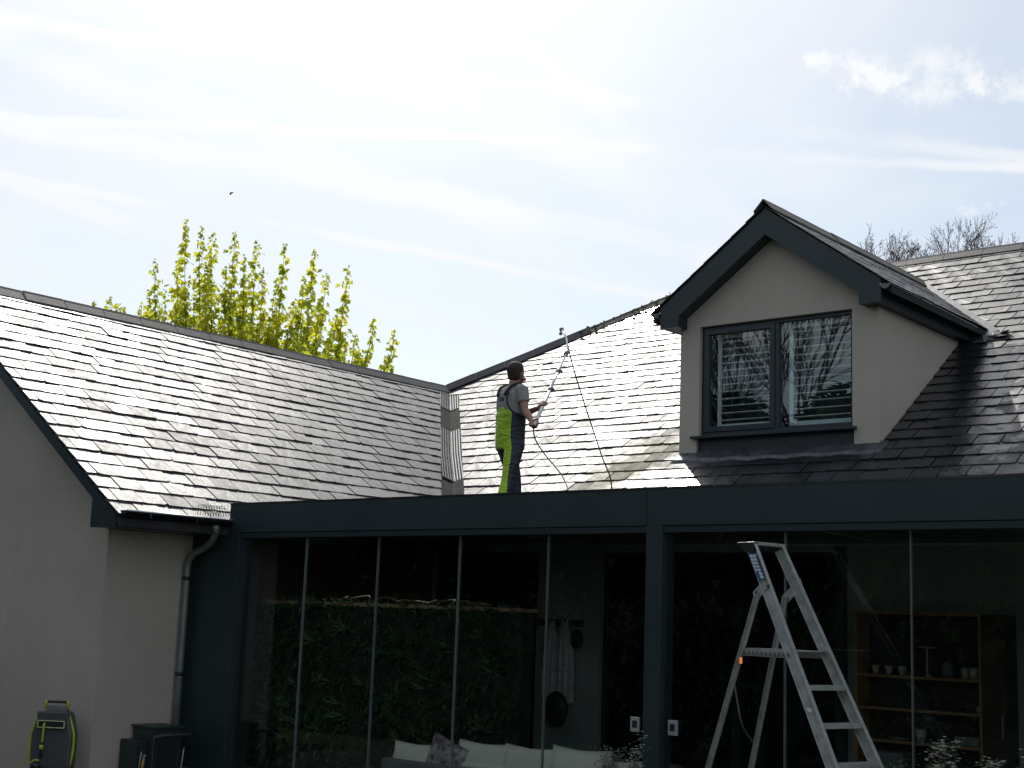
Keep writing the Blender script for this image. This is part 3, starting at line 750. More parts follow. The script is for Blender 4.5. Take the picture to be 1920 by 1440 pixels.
MB().box((PXR-.1, PY+.2, .05), (PXR, 13.37, 2.69)).build('side_wall', IW, room)
MB().box((WX+.01, PY+.31, .052), (PXR-.11, 13.37, .062)).build('floor', mat('floor_tile', (.10, .10, .095), .6), room)

# ---- green wall with timber capping
HG = mat('artificial_foliage', (.016, .050, .026), .30, var=.4, scale=9, col2=(.045, .10, .025), trans=.25)
gw = thing('green_wall', (-10.4, 10.7, 0), 'tall planted green wall with a timber capping behind the left glass panels', 'green wall')
gy = lambda X: 10.0+max(0, X+10.4)*.47
MB().prism([(-12.42, gy(-12)+.06), (-10.4, gy(-10.4)+.06), (-8.80, gy(-8.80)+.06), (-8.80, gy(-8.80)+.24), (-10.4, gy(-10.4)+.24), (-12.42, gy(-12)+.24)], 2, .06, 1.80).build('backing_panel', mat('backing', (.02, .022, .018), .9), gw)
MB().prism([(-12.42, gy(-12)+.0), (-10.4, gy(-10.4)+.0), (-8.78, gy(-8.78)+.0), (-8.78, gy(-8.78)+.27), (-10.4, gy(-10.4)+.27), (-12.42, gy(-12)+.27)], 2, 1.801, 1.84).build('timber_cap', WOODL, gw, bevel=.004)
lv = MB(); rg = random.Random(12)
def leaf(mb, p, d, up, L, w, fold=.25, smooth=False):
    d = d.normalized(); s_ = d.cross(up).normalized(); n_ = s_.cross(d)
    p1 = p+d*L*.45; t_ = p+d*L+n_*(-L*.15)
    mb.add([p, p1+s_*w/2+n_*w*fold, t_, p1-s_*w/2+n_*w*fold, p1], [(0, 4, 2, 1), (0, 3, 2, 4)])
for k in range(5200):
    x = rg.uniform(-12.44, -8.78); z = .15+1.68*rg.random()
    big = math.sin(x*7+z*3)*math.cos(z*6-x*2)
    p = Vector((x, gy(x)+.05-rg.random()*.07-.05*max(0, big), z))
    d = Vector((rg.gauss(0, .7), -.8-rg.random(), rg.gauss(-.25, .7)))
    leaf(lv, p, d, Vector((0, 0, 1)), rg.uniform(.05, .11)*(1.2+.5*big), rg.uniform(.02, .045))
for k in range(700):
    x = rg.uniform(-12.44, -8.78); p = Vector((x, gy(x)+rg.uniform(-.06, .2), rg.uniform(1.74, 1.84)))
    leaf(lv, p, Vector((rg.gauss(0, .6), -.5+rg.gauss(0, .4), rg.uniform(.2, 1.1))), Vector((0, 1, 0)), rg.uniform(.05, .10), rg.uniform(.015, .03))
for k in range(46):     # fern-like fans
    cx9 = rg.uniform(-12.3, -8.9); c = Vector((cx9, gy(cx9)-.04, rg.uniform(.4, 1.6)))
    for j in range(9):
        an = RD(-80+20*j)+rg.gauss(0, .1); d = Vector((math.sin(an), -.45, math.cos(an)*.8-.3)); leaf(lv, c, d, Vector((0, -1, 0)), rg.uniform(.14, .24), .022)
lv.build('foliage', HG, gw, kind='stuff')
CB = mat('cable_rubber', (.12, .075, .05), .6)
def wire(pts, r, m, n=6, sub=6):
    P = [Vector(p) for p in pts]; out = []
    for i in range(len(P)-1):
        p0 = P[max(i-1, 0)]; p1 = P[i]; p2 = P[i+1]; p3 = P[min(i+2, len(P)-1)]
        for k in range(sub):
            t = k/sub; out.append(.5*((2*p1)+(-p0+p2)*t+(2*p0-5*p1+4*p2-p3)*t*t+(-p0+3*p1-3*p2+p3)*t*t*t))
    out.append(P[-1]); return MB().tube(out, r, n)
for (x0, x1, hh, lab) in ((-10.75, -9.75, .07, 'brown cable coil on the timber capping, left of the second glass joint'), (-9.75, -9.15, .06, 'thin brown cable loops lying on the capping to the right of the coil')):
    pts = []; 
    for k in range(11):
        t = k/10; pts.append((x0+(x1-x0)*t, gy(x0+(x1-x0)*t)+.10+.07*math.sin(k*2.1), 1.85+hh*abs(math.sin(k*1.3))*(1-abs(t-.4))))
    cb = wire(pts, .008, CB).build('cable', CB); settle(cb, (x0, gy(x0)+.1, 1.845), lab, 'cable', 'cables on the green wall')

# ---- things inside the room
BARK = mat('charcoal_timber', (.02, .02, .022), .7)
rk = thing('coat_rack', (-10.25, 13.37, 1.70), 'dark wall rail with hooks holding the robes, beside the green wall', 'coat rack')
MB().box((-10.62, 13.345, 1.665), (-9.93, 13.372, 1.745)).build('rail', BARK, rk)
for x in (-10.45, -10.25, -10.02): MB().tube([(x, 13.345, 1.70), (x, 13.31, 1.70), (x, 13.30, 1.725)], .006, 6).build('hook', BLKP, rk)
ROBE = mat('robe_cloth', (.62, .60, .62), .95, spec=.1, bump=.3, bscale=50)
def robe(x, w, z1, z0, lab, sd_):
    rs = random.Random(sd_); mb = MB(); n = 22; rows = 14; vs = []
    for i in range(rows+1):
        t = i/rows; z = z1+(z0-z1)*t; ww = w*(.30+.70*min(1, t*3.2))*(1+.10*t)
        for k in range(n+1):
            q = k/n*2-1; yy = 13.325-.045*math.sqrt(max(0, 1-q*q))*min(1, .35+t*2)-.012*math.sin(q*11+sd_+t*1.5)*min(1, t*2)
            vs.append((x+q*ww/2+.01*math.sin(t*5+sd_), yy, z+.05*abs(q)*t*rs.uniform(.8, 1.2)+(.04*q*q if i == 0 else 0)))
    for i in range(rows+1):
        for k in range(n+1):
            q = k/n*2-1; b = vs[i*(n+1)+k]; vs.append((b[0], 13.342, b[2]))
    m1 = n+1; o = (rows+1)*m1; fs = []
    for i in range(rows):
        for k in range(n): fs += [(i*m1+k, (i+1)*m1+k, (i+1)*m1+k+1, i*m1+k+1), (o+i*m1+k, o+i*m1+k+1, o+(i+1)*m1+k+1, o+(i+1)*m1+k)]
    for i in range(rows): fs += [(i*m1, o+i*m1, o+(i+1)*m1, (i+1)*m1), (i*m1+n, (i+1)*m1+n, o+(i+1)*m1+n, o+i*m1+n)]
    mb.add(vs, fs, True); r_ = thing('hanging_robe', (x, 13.33, z1), lab, 'robe', 'robes on the rail')
    mb.build('cloth', ROBE, r_)
    MB().box((x-w*.50, 13.262, z1-.58), (x+w*.50, 13.275, z1-.555)).build('belt', ROBE, r_)
robe(-10.40, .22, 1.70, .82, 'pale grey robe on the rail, the left one nearest the green wall', 1)
robe(-10.19, .27, 1.71, .74, 'pale grey robe on the rail, the wider right one', 4)
hat = MB(); hat.ball((-9.99, 13.30, 1.52), .10, 12, (.9, .45, 1.2)); settle(hat.build('hat', BLKP), (-9.99, 13.3, 1.62), 'black hat hanging on the right hook of the rail', 'hat')
bg_ = MB(); bg_.ball((-10.20, 13.22, .70), .17, 12, (1, .45, 1.25)); bgo = bg_.build('shoulder_bag', BLKP); settle(bgo, (-10.2, 13.22, .5), 'black bag hanging below the robes', 'bag')
# sofa seen from behind
sofa = thing('sofa', (-7.9, 9.95, .06), 'low garden sofa with its back to the glass, seen above the lower frame edge', 'sofa')
SFR = mat('sofa_frame', (.09, .10, .09), .8)
sB = MB(); sB.box((-9.55, 9.66, .12), (-6.62, 9.74, .39)); sB.box((-9.55, 9.742, .12), (-6.62, 10.34, .36)); sB.build('frame', SFR, sofa, bevel=.02)
sB = MB(); sB.box((-9.50, 9.76, .362), (-6.66, 10.30, .44)); sB.build('seat', FABRIC, sofa, bevel=.03)
def cushion(cx, cz, w, h, t, lab, m=FABRIC, name='cushion', rot=0, grp='cushions on the sofa', y=9.80, tilt=-.12):
    n = 12; vs = []; fs = []
    for s_ in (1, -1):
        for i in range(n+1):
            for k in range(n+1):
                a, b = i/n*2-1, k/n*2-1
                pf = (max(0, 1-a**4)*max(0, 1-b**4))**.5; dip = 1-.10*(1-abs(a)**1.5)*(1 if abs(b) > .8 else .6*abs(b))
                vs.append((a*w/2*(1-.06*(1-b*b)*0+.05*abs(a*b)), s_*(.008+t/2*pf), b*h/2*dip))
    m1 = (n+1)**2
    for s_, o in ((1, 0), (-1, m1)):
        for i in range(n):
            for k in range(n):
                q = (o+i*(n+1)+k, o+(i+1)*(n+1)+k, o+(i+1)*(n+1)+k+1, o+i*(n+1)+k+1); fs.append(q if s_ < 0 else q[::-1])
    for i in range(n):
        fs += [(i*(n+1), m1+i*(n+1), m1+(i+1)*(n+1), (i+1)*(n+1)), (i*(n+1)+n, (i+1)*(n+1)+n, m1+(i+1)*(n+1)+n, m1+i*(n+1)+n), (i, i+1, m1+i+1, m1+i), (n*(n+1)+i, m1+n*(n+1)+i, m1+n*(n+1)+i+1, n*(n+1)+i+1)]
    M = Matrix.Translation((cx, y, cz)) @ Matrix.Rotation(tilt, 4, 'X') @ Matrix.Rotation(rot, 4, 'Y')
    mb = MB(); mb.add([M @ Vector(v) for v in vs], fs, True)
    o = mb.build(name, m); settle(o, (cx, y, cz-h/2), lab, 'cushion', grp)
    return o
PATT = mat('patterned_fabric', (.35, .30, .30), .9, scale=14, col2=(.05, .03, .045))
cushion(-9.22, 0.340, 0.56, 0.42, .16, 'cream cushion at the far left end of the sofa, lying lowest')
cushion(-8.83, 0.395, 0.46, 0.44, .14, 'small dark floral patterned cushion between the cream ones', PATT, rot=.3, y=9.79)
cushion(-8.42, 0.380, 0.62, 0.48, .17, 'cream cushion right of the patterned one', y=9.86)
cushion(-7.86, 0.385, 0.60, 0.49, .17, 'cream cushion in the middle, just left of the fourth glass joint', y=9.84)
cushion(-7.30, 0.405, 0.60, 0.52, .18, 'cream cushion right of the fourth glass joint, standing tallest', y=9.82)
cushion(-6.88, 0.365, 0.50, 0.46, .17, 'cream cushion at the right end, partly behind the shrub', y=9.90, rot=-.08)
# shelving unit
shf = thing('shelving_unit', (-5.7, 13.1, 0), 'brown timber shelving unit with open shelves behind the right hand glass', 'shelving')
x0, x1, yb, yf = -6.345, -5.035, 13.37, 13.08
zsh = (.70, 1.01, 1.325)
MB().box((x0, yf, .062), (x0+.045, yb, 1.945)).build('side_panel', WOOD, shf, bevel=.002)
MB().box((x1-.03, yf, .062), (x1, yb, 1.945)).build('side_panel', WOOD, shf, bevel=.002)
MB().box((x0+.046, yf, 1.915), (x1-.031, yb, 1.945)).build('top_panel', WOOD, shf, bevel=.002)
MB().box((x0+.046, yb-.015, .07), (x1-.031, yb, 1.914)).build('back_panel', mat('dark_back', (.015, .012, .010), .7), shf)
for z in zsh: MB().box((x0+.046, yf+.005, z-.028), (x1-.031, yb-.016, z)).build('shelf', WOOD, shf, bevel=.002)
cbt = thing('tall_cupboard', (-4.9, 13.2, 0), 'dark brown tall narrow cupboard to the right of the shelving', 'cupboard')
MB().box((-5.02, 13.05, .062), (-4.80, 13.37, 1.94)).build('body', mat('dark_brown_wood', (.05, .028, .018), .5, var=.2), cbt, bevel=.003)
MB().box((-4.835, 13.035, .8), (-4.825, 13.049, 1.0)).build('handle', HANDM, cbt)
def small(name, x, z, prof, m, lab, cat, grp=None, y=13.2, n=14):
    return settle(MB().lathe((x, y, z), prof, n).build(name, m), (x, y, z), lab, cat, grp)
cupp = [(.018, 0), (.022, .004), (.045, .085), (.041, .085), (.020, .012)]
for i, (x, lb) in enumerate(((-6.16, 'left'), (-6.02, 'middle'), (-5.88, 'right'))):
    small('cup', x, zsh[2]+.001, cupp, CREAM, 'small pale flared cup on the upper shelf, the %s one of three' % lb, 'cup', 'flared cups on the shelf')
cs = thing('cake_stand', (-5.62, 13.2, zsh[2]), 'tall thin stand with a flat pale dish on the upper shelf', 'stand')
tw = MB(); tw.lathe((-5.62, 13.2, zsh[2]+.001), [(.05, 0), (.05, .008), (.009, .02)]+[(.006+.005*(k % 2), .02+.02*k) for k in range(12)]+[(.008, .265)], 10); tw.build('stem', CREAM, cs)
MB().lathe((-5.62, 13.2, zsh[2]+.266), [(.02, 0), (.095, .012), (.10, .022), (.02, .014)], 16).build('dish', CREAM, cs)
small('jar', -5.42, zsh[2]+.001, [(.04, 0), (.06, .03), (.062, .10), (.035, .14), (.036, .155)], mat('grey_ceramic', (.14, .14, .16), .5), 'round grey jar on the upper shelf beside the tall stand', 'jar')
small('pot', -5.245, zsh[2]+.001, [(.035, 0), (.038, .10), (.034, .10), (.032, .02)], CREAM, 'narrow cream pot on the upper shelf, left of the pair', 'pot', 'cream pots on the shelf')
small('pot', -5.150, zsh[2]+.001, [(.046, 0), (.050, .105), (.046, .105), (.042, .02)], CREAM, 'wider cream pot on the upper shelf, right of the pair', 'pot', 'cream pots on the shelf')
small('pot', -5.10, zsh[1]+.001, [(.032, 0), (.034, .06), (.030, .06), (.028, .01)], CREAM, 'little white pot at the right end of the middle shelf', 'pot')
BLOS = mat('white_blossom', (.62, .62, .56), .8, var=.1, scale=30, trans=.3)
TWIG = mat('twig_bark', (.09, .07, .05), .85)
def blossom_sprig(mb, tw, p, d, L, r_, nb, rs, size=.014):
    q = Vector(p); d = Vector(d).normalized(); pts = [q.copy()]
    for k in range(6):
        d = (d+Vector((rs.gauss(0, .18), rs.gauss(0, .18), rs.gauss(0, .14)))).normalized(); q = q+d*L/6; pts.append(q.copy())
    tw.tube(pts, [r_*(1-.12*k) for k in range(7)], 5)
    for k in range(nb):
        t = rs.uniform(.25, 1.05)*6; i = min(int(t), 5); b = pts[i].lerp(pts[i+1], min(t-i, 1))+Vector((rs.gauss(0, .012), rs.gauss(0, .012), rs.gauss(0, .012)))
        a = rs.uniform(0, 6.28)
        for j in range(3):
            dd = Vector((math.cos(a+j*2.1), math.sin(a+j*2.1), rs.uniform(-.2, .8))); leaf(mb, b, dd, Vector((0, 0, 1)), size*1.3, size)
    return pts
rs2 = random.Random(8)
ga = thing('flower_garland', (-5.95, 13.15, zsh[1]), 'pale dried flower arrangement spread on the middle shelf at left', 'flowers')
bl = MB(); tg = MB()
for k in range(26): blossom_sprig(bl, tg, (rs2.uniform(-6.25, -5.7), rs2.uniform(13.12, 13.25), zsh[1]+.01), (rs2.gauss(0, 1), rs2.gauss(0, .3), rs2.uniform(.2, 1)), .12, .003, 5, rs2, .010)
tg.build('stems', TWIG, ga, kind='stuff'); bl.build('flowers', mat('dried_flower', (.30, .25, .24), .9), ga, kind='stuff')
gb = thing('flower_sprigs', (-5.45, 13.15, zsh[1]), 'sparse white flower sprigs lying on the middle shelf at right', 'flowers')
bl = MB(); tg = MB()
for k in range(9): blossom_sprig(bl, tg, (rs2.uniform(-5.6, -5.2), rs2.uniform(13.12, 13.25), zsh[1]+.005), (rs2.gauss(0, 1), rs2.gauss(0, .3), rs2.uniform(.1, .8)), .16, .002, 3, rs2, .012)
tg.build('stems', TWIG, gb, kind='stuff'); bl.build('flowers', BLOS, gb, kind='stuff')
pf = thing('potted_blossom', (-5.68, 13.17, zsh[0]), 'cream pot of white blossom sprigs on the lower shelf', 'potted plant')
MB().lathe((-5.68, 13.17, zsh[0]+.001), [(.042, 0), (.055, .12), (.050, .12), (.045, .02)], 14).build('pot', CREAM, pf)
bl = MB(); tg = MB()
for k in range(9): blossom_sprig(bl, tg, (-5.68, 13.17, zsh[0]+.11), (rs2.gauss(0, 1.2), rs2.gauss(0, .4), rs2.uniform(.15, .6)), rs2.uniform(.14, .24), .003, 12, rs2, .013)
tg.build('stems', TWIG, pf); bl.build('blossom', BLOS, pf, kind='stuff')
small('dish', -5.90, zsh[0]+.001, [(.03, 0), (.11, .018), (.115, .024), (.03, .010)], CREAM, 'flat pale dish on the lower shelf beside the blossom pot', 'dish')
bk = MB().box((-5.33, 13.12, zsh[0]+.001), (-5.09, 13.25, zsh[0]+.085)).build('storage_tin', mat('sage_tin', (.20, .23, .19), .6), bevel=.006); settle(bk, (-5.2, 13.18, zsh[0]), 'sage coloured tin at the right end of the lower shelf', 'tin')
cx_ = MB().box((-6.20, 13.10, .065), (-5.84, 13.34, .58)).build('storage_box', mat('grey_green_box', (.16, .20, .18), .6), bevel=.008); settle(cx_, (-6.0, 13.2, .065), 'grey green box standing under the lowest shelf', 'box')

# ================================================================== LADDER
az = .285; LE = Vector((math.sin(az), math.cos(az), 0)); LH = Vector((math.cos(az), -math.sin(az), 0))
LA = Vector((-5.125, 8.945, 2.325)); LK = .573; LW = .283; LC = .049
def lS(side, z):      # point on stile axis; side 0 near, 1 far
    return LA+LE*(LW if side else 0)+LE*(LC*(LA.z-z))*(1 if side else -1)+LH*((LA.z-z)*LK)-Vector((0, 0, LA.z-z))
lad = thing('step_ladder', tuple(lS(0, .05)), 'tall aluminium step ladder with a platform standing in front of the right glass', 'ladder')
ladR = (LH*LK-Vector((0, 0, 1))).normalized()
def section(mb, a, b, w, t, wdir, flange=.022):
    """channel section between a and b: web w wide along wdir, thickness t, two flanges"""
    a, b = Vector(a), Vector(b); d = (b-a).normalized(); wd = (wdir-d*wdir.dot(d)).normalized(); nn = d.cross(wd)
    def bx(o1, o2, p1, p2):
        L = (b-a).length; m = Matrix(((d.x, wd.x, nn.x, a.x), (d.y, wd.y, nn.y, a.y), (d.z, wd.z, nn.z, a.z), (0, 0, 0, 1)))
        mb.box((0, o1, p1), (L, o2, p2), m)
    bx(-w/2, w/2, -t/2, t/2); bx(-w/2, -w/2+t, t/2, flange); bx(w/2-t, w/2, t/2, flange)
for s_ in (0, 1):
    mb = MB(); section(mb, lS(s_, 2.325), lS(s_, .06), .088, .004, LH, .028 if s_ else .028); mb.build('front_stile', ALU, lad, bevel=.0015)
    MB().box((-.05, -.02, 0), (.05, .02, .05), Matrix.Translation(lS(s_, .05)+Vector((0, 0, .001)))).build('foot', BLKP, lad)
for i, z in enumerate((1.345, 1.100, .854, .608, .362)):
    a, b = lS(0, z), lS(1, z); mb = MB()
    mb.beam(a+LE*.004, b-LE*.004, .085, .030); 
    for q in (-.03, -.015, 0, .015, .03): mb.beam(a+LE*.004+LH*q+Vector((0, 0, .0165)), b-LE*.004+LH*q+Vector((0, 0, .0165)), .005, .004)
    mb.build('step', ALU, lad)
# rear legs
PZ = 2.02
def onplane(x, y, side):
    A = lS(side, PZ); d = ray(x, y); t = LE.dot(A-CAMP)/LE.dot(d); return CAMP+d*t
for s_, (pt, pb) in enumerate((((1423, 1110), (1337, 1440)), ((1474, 1118), (1403, 1440)))):
    a = onplane(*pt, s_); b = onplane(*pb, s_); d = (b-a); k = (a.z-.06)/(a.z-b.z); b2 = a+d*k
    b2 = b2+LE*(.10 if s_ else -.10)*.6
    mb = MB(); section(mb, a, b2, .042, .003, LH, .02); mb.build('rear_leg', ALU, lad, bevel=.001)
    MB().box((-.035, -.02, -.01), (.035, .02, .04), Matrix.Translation(b2)).build('foot', BLKP, lad)
    # hinge plate
    c = a; q = lS(s_, PZ+.02); out = -LE*.006 if s_ == 0 else LE*.006
    hp = MB(); P4 = [c+LH*-.045+Vector((0, 0, -.035)), c+LH*.02+Vector((0, 0, -.04)), q+LH*.035+Vector((0, 0, .01)), q+LH*.01+Vector((0, 0, .07)), c+LH*-.05+Vector((0, 0, .0))]
    vs = [p+out for p in P4]+[p+out*1.8 for p in P4]; n = 5
    hp.add(vs, [tuple(range(n)), tuple(range(2*n-1, n-1, -1))]+[(i, i+n, (i+1) % n+n, (i+1) % n) for i in range(n)])
    h_ = hp.build('hinge_plate', ALU, lad)
    for pp in (c+LH*-.012, q+LH*.02): MB().ball(pp+out*2.2, .009, 8).build('rivet', BLKP, h_)
    if s_ == 0: RL0 = (a, b2)
    else: RL1 = (a, b2)
def legz(R_, z): t = (R_[0].z-z)/(R_[0].z-R_[1].z); return R_[0].lerp(R_[1], t)
# platform with zigzag pressed front edge
pz = 1.593
pa, pb_, pc, pd_ = legz(RL0, pz), lS(0, pz), lS(1, pz), legz(RL1, pz)
pl = MB(); vs = [pa+LE*.01, pb_+LE*.006, pc-LE*.006, pd_-LE*.01]; vs = vs+[v-Vector((0, 0, .008)) for v in vs]
pl.add(vs, [(0, 1, 2, 3), (7, 6, 5, 4), (0, 4, 5, 1), (1, 5, 6, 2), (2, 6, 7, 3), (3, 7, 4, 0)])
for (a, b) in ((pa, pb_), (pd_, pc)):
    pl.beam(a-Vector((0, 0, .030)), b-Vector((0, 0, .030)), .004, .05)
plat = pl.build('platform', ALU, lad)
zg = MB(); d = (pb_-pa); n = 11
for k in range(n):
    c = pa+d*((k+.5)/n)-LE*.004-Vector((0, 0, .046)); hl = d.normalized()*(d.length/n*.42)
    zg.add([c-hl, c+hl, c+Vector((0, 0, .030)), c-hl-LE*.006, c+hl-LE*.006, c+Vector((0, 0, .030))-LE*.008], [(0, 1, 2), (5, 4, 3), (0, 3, 4, 1), (1, 4, 5, 2), (2, 5, 3, 0)])
zg.build('pressed_rib', mat('dull_aluminium', (.16, .17, .16), .5, metal=.3), plat, kind='stuff')
# top: black end cap and rail
tp = MB(); tA, tB = lS(0, 2.335), lS(1, 2.335)
tp.beam(tA-LE*.02+Vector((0, 0, .012)), tB+LE*.02+Vector((0, 0, .012)), .075, .024); tp.build('top_rail', ALU, lad, bevel=.003)
cp = MB(); c = tA; m = Matrix.Translation(c)
cp.add([c+LH*v[0]+LE*v[1]+Vector((0, 0, v[2])) for v in ((-.13, -.035, .022), (.045, -.035, .022), (.045, .012, .022), (-.13, .012, .022), (-.055, -.03, -.055), (.04, -.03, -.055), (.04, .008, -.055), (-.055, .008, -.055))],
       [(0, 1, 2, 3), (7, 6, 5, 4), (0, 4, 5, 1), (1, 5, 6, 2), (2, 6, 7, 3), (3, 7, 4, 0)])
cp.build('end_cap', BLKP, lad, bevel=.004)
# sticker on the near stile
BLU = mat('sticker_blue', (.02, .10, .22), .5); PAP = mat('sticker_white', (.60, .68, .70), .5)
def lab_rect(name, u0, u1, z0, z1, m, par, off):
    n_ = -LE; a = [lS(0, z)+LH*u-LE*off for (u, z) in ((u0, z0), (u1, z0), (u1, z1), (u0, z1))]
    b = [p+LE*.0006 for p in a]
    return MB().add(a+b, [(0, 1, 2, 3), (7, 6, 5, 4), (0, 4, 5, 1), (1, 5, 6, 2), (2, 6, 7, 3), (3, 7, 4, 0)]).build(name, m, par)
stk = lab_rect('warning_label', -.040, .030, 2.085, 2.275, BLU, lad, .0325)
for r in range(7):
    z = 2.262-r*.025
    if r < 5:
        for c_ in range(2): lab_rect('pictogram', -.036+c_*.032, -.010+c_*.032, z-.018, z, PAP, stk, .0335)
    else: lab_rect('pictogram', -.006, .026, z-.020, z, PAP, stk, .0335)
lab_rect('small_label', -.02, .02, 1.19, 1.215, PAP, lad, .0325)
# restraint strap and orange tag
wire([RL0[0].lerp(RL0[1], .33), RL0[0].lerp(RL0[1], .33)+LH*.03+LE*.05-Vector((0, 0, .3)), legz(RL1, .9)-LE*.05], .006, mat('strap', (.12, .13, .12), .7)).build('strap', MATS['strap'], lad)
ot = legz(RL0, 1.50)+LH*.035
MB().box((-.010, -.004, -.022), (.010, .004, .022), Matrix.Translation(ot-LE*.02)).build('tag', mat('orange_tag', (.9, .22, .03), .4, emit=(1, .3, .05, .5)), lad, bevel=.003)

# ================================================================== HOSE REEL, BOXES AND TOOLS BY THE WING
LIME = mat('lime_plastic', (.42, .50, .035), .4, var=.05); DGP = mat('dark_grey_plastic', (.075, .08, .085), .38, var=.06); LGP = mat('grey_plastic', (.16, .17, .17), .45, var=.05)
hr = thing('hose_reel', (-12.70, 8.12, .05), 'upright lime and dark grey hose reel box standing against the left gable wall', 'hose reel')
HXc, HY = -12.665, 8.12
def HB(name, a, b, m, parent=hr, bevel=.01, lab=None): return MB().box((HXc+a[0], HY+a[1], .05+a[2]), (HXc+b[0], HY+b[1], .05+b[2]), None).build(name, m, parent, bevel=bevel)
pr = MB(); pr.prism([(HXc-.235, .05+.02), (HXc+.225, .07), (HXc+.235, .42), (HXc+.165, .645), (HXc-.175, .645), (HXc-.245, .42)], 1, HY-.10, HY+.12)
body = pr.build('body', DGP, hr, bevel=.03)
hd_ = MB(); hd_.prism([(HXc-.185, .645), (HXc+.175, .645), (HXc+.165, .555), (HXc-.175, .555)], 1, HY-.135, HY-.098); hd_.build('hood', DGP, hr, bevel=.012)
fr_ = MB(); frame(fr_, HXc-.165, HXc+.155, .485, .560, .010, HY-.142, HY-.128); fr_.build('slot_frame', mat('pale_lime', (.55, .62, .30), .4), hr)
MB().box((HXc-.154, HY-.134, .496), (HXc+.144, HY-.128, .549)).build('slot', BLKP, hr)
for s_ in (-1, 1):
    sp = MB(); pts = [(HXc+s_*.248+(-.006), HY-.02+0, z) for z in ()]
    path = [(HXc+s_*(.21 if z < .2 else .245 if z < .46 else .175)-.005, HY-.055, z) for z in (.08, .22, .42, .60)]
    wire(path, .017, LIME).build('side_trim', LIME, hr)
hn = MB(); hn.tube([(HXc-.118, HY, .735), (HXc+.108, HY, .735)], .014, 10); hn.build('handle_grip', BLKP, hr)
for s_ in (-1, 1):
    MB().tube([(HXc-.005+s_*.125, HY, .745), (HXc-.005+s_*.127, HY, .72), (HXc-.005+s_*.135, HY, .665)], [.014, .017, .017], 10).build('handle_post', LIME, hr)
MB().box((HXc-.13, HY-.01, .64), (HXc+.12, HY+.06, .70)).build('handle_base', LGP, hr, bevel=.01)
ho = wire([(HXc-.075, HY-.135, .525), (HXc-.075, HY-.165, .51), (HXc-.078, HY-.165, .42), (HXc-.082, HY-.160, .345)], .0125, LIME).build('hose_end', LIME, hr)
MB().lathe((HXc-.085, HY-.160, .19), [(.014, 0), (.020, .03), (.020, .10), (.016, .14), (.017, .155)], 12).build('connector', BLKP, hr)
MB().lathe((HXc-.085, HY-.160, .275), [(.0225, 0), (.0235, .02), (.0225, .045)], 12).build('connector_ring', LIME, hr)
MB().ball((HXc-.14, HY-.155, .105), .055, 12, (1.1, .8, .9)).build('nozzle', BLKP, hr)
wire([(HXc-.10, HY-.165, .165), (HXc-.14, HY-.175, .17), (HXc-.19, HY-.17, .14)], .010, LIME).build('nozzle_trim', LIME, hr)
wire([(HXc-.25, HY-.08, .28), (HXc-.285, HY-.10, .18), (HXc-.33, HY-.10, .08)], .007, LIME).build('hose_tail', LIME, hr)
hr.rotation_euler = (0, 0, RD(36)); hr.scale = (.88, .88, 1)
DGB = mat('dark_green_metal', (.018, .035, .035), .5, var=.08)
b1 = thing('metal_box', (-12.05, 8.85, .05), 'dark green stepped metal box with a flat lid against the wing side wall', 'metal box')
MB().box((-12.43, 8.90, .052), (-12.06, 9.24, .485)).build('tower', DGB, b1, bevel=.004)
MB().box((-12.445, 8.88, .486), (-12.04, 9.26, .508)).build('lid', DGB, b1, bevel=.004)
MB().box((-12.44, 8.76, .052), (-12.16, 8.897, .365)).build('step_box', DGB, b1, bevel=.004)
MB().box((-12.059, 8.95, .08), (-12.052, 9.18, .38)).build('opening', BLKP, b1)
hp_ = wire([(-11.93, 8.80, .05), (-11.93, 8.80, .38), (-11.91, 8.83, .42), (-11.86, 8.92, .435), (-11.80, 9.18, .44)], .022, BLKP, n=8).build('hoop', BLKP); settle(hp_, (-11.93, 8.8, .05), 'curved black tube hoop beside the dark green box', 'hoop')
OR = mat('ochre_handle', (.45, .25, .05), .5)
for (x, y, z1, r_, m, lab, nm) in ((-11.86, 8.62, .235, .014, OR, 'ochre handled hand tool leaning by the dark green box, in front of the hoop', 'hand_tool'), (-11.895, 8.61, .285, .008, mat('grey_handle', (.28, .28, .25), .5), 'thin grey rod tool leaning left of the ochre handled one', 'hand_tool'), (-11.60, 8.9, .33, .009, MATS['grey_handle'], 'grey rod leaning to the right of the downpipe', 'garden_rod')):
    t_ = thing(nm, (x, y, .05), lab, 'tool'); MB().tube([(x, y, .05), (x+.01, y+.02, z1)], [r_, r_*.8], 8).build('handle', m, t_); MB().ball((x+.012, y+.022, z1+.01), r_*1.3, 8).build('tip', LGP if m is OR else BLKP, t_)

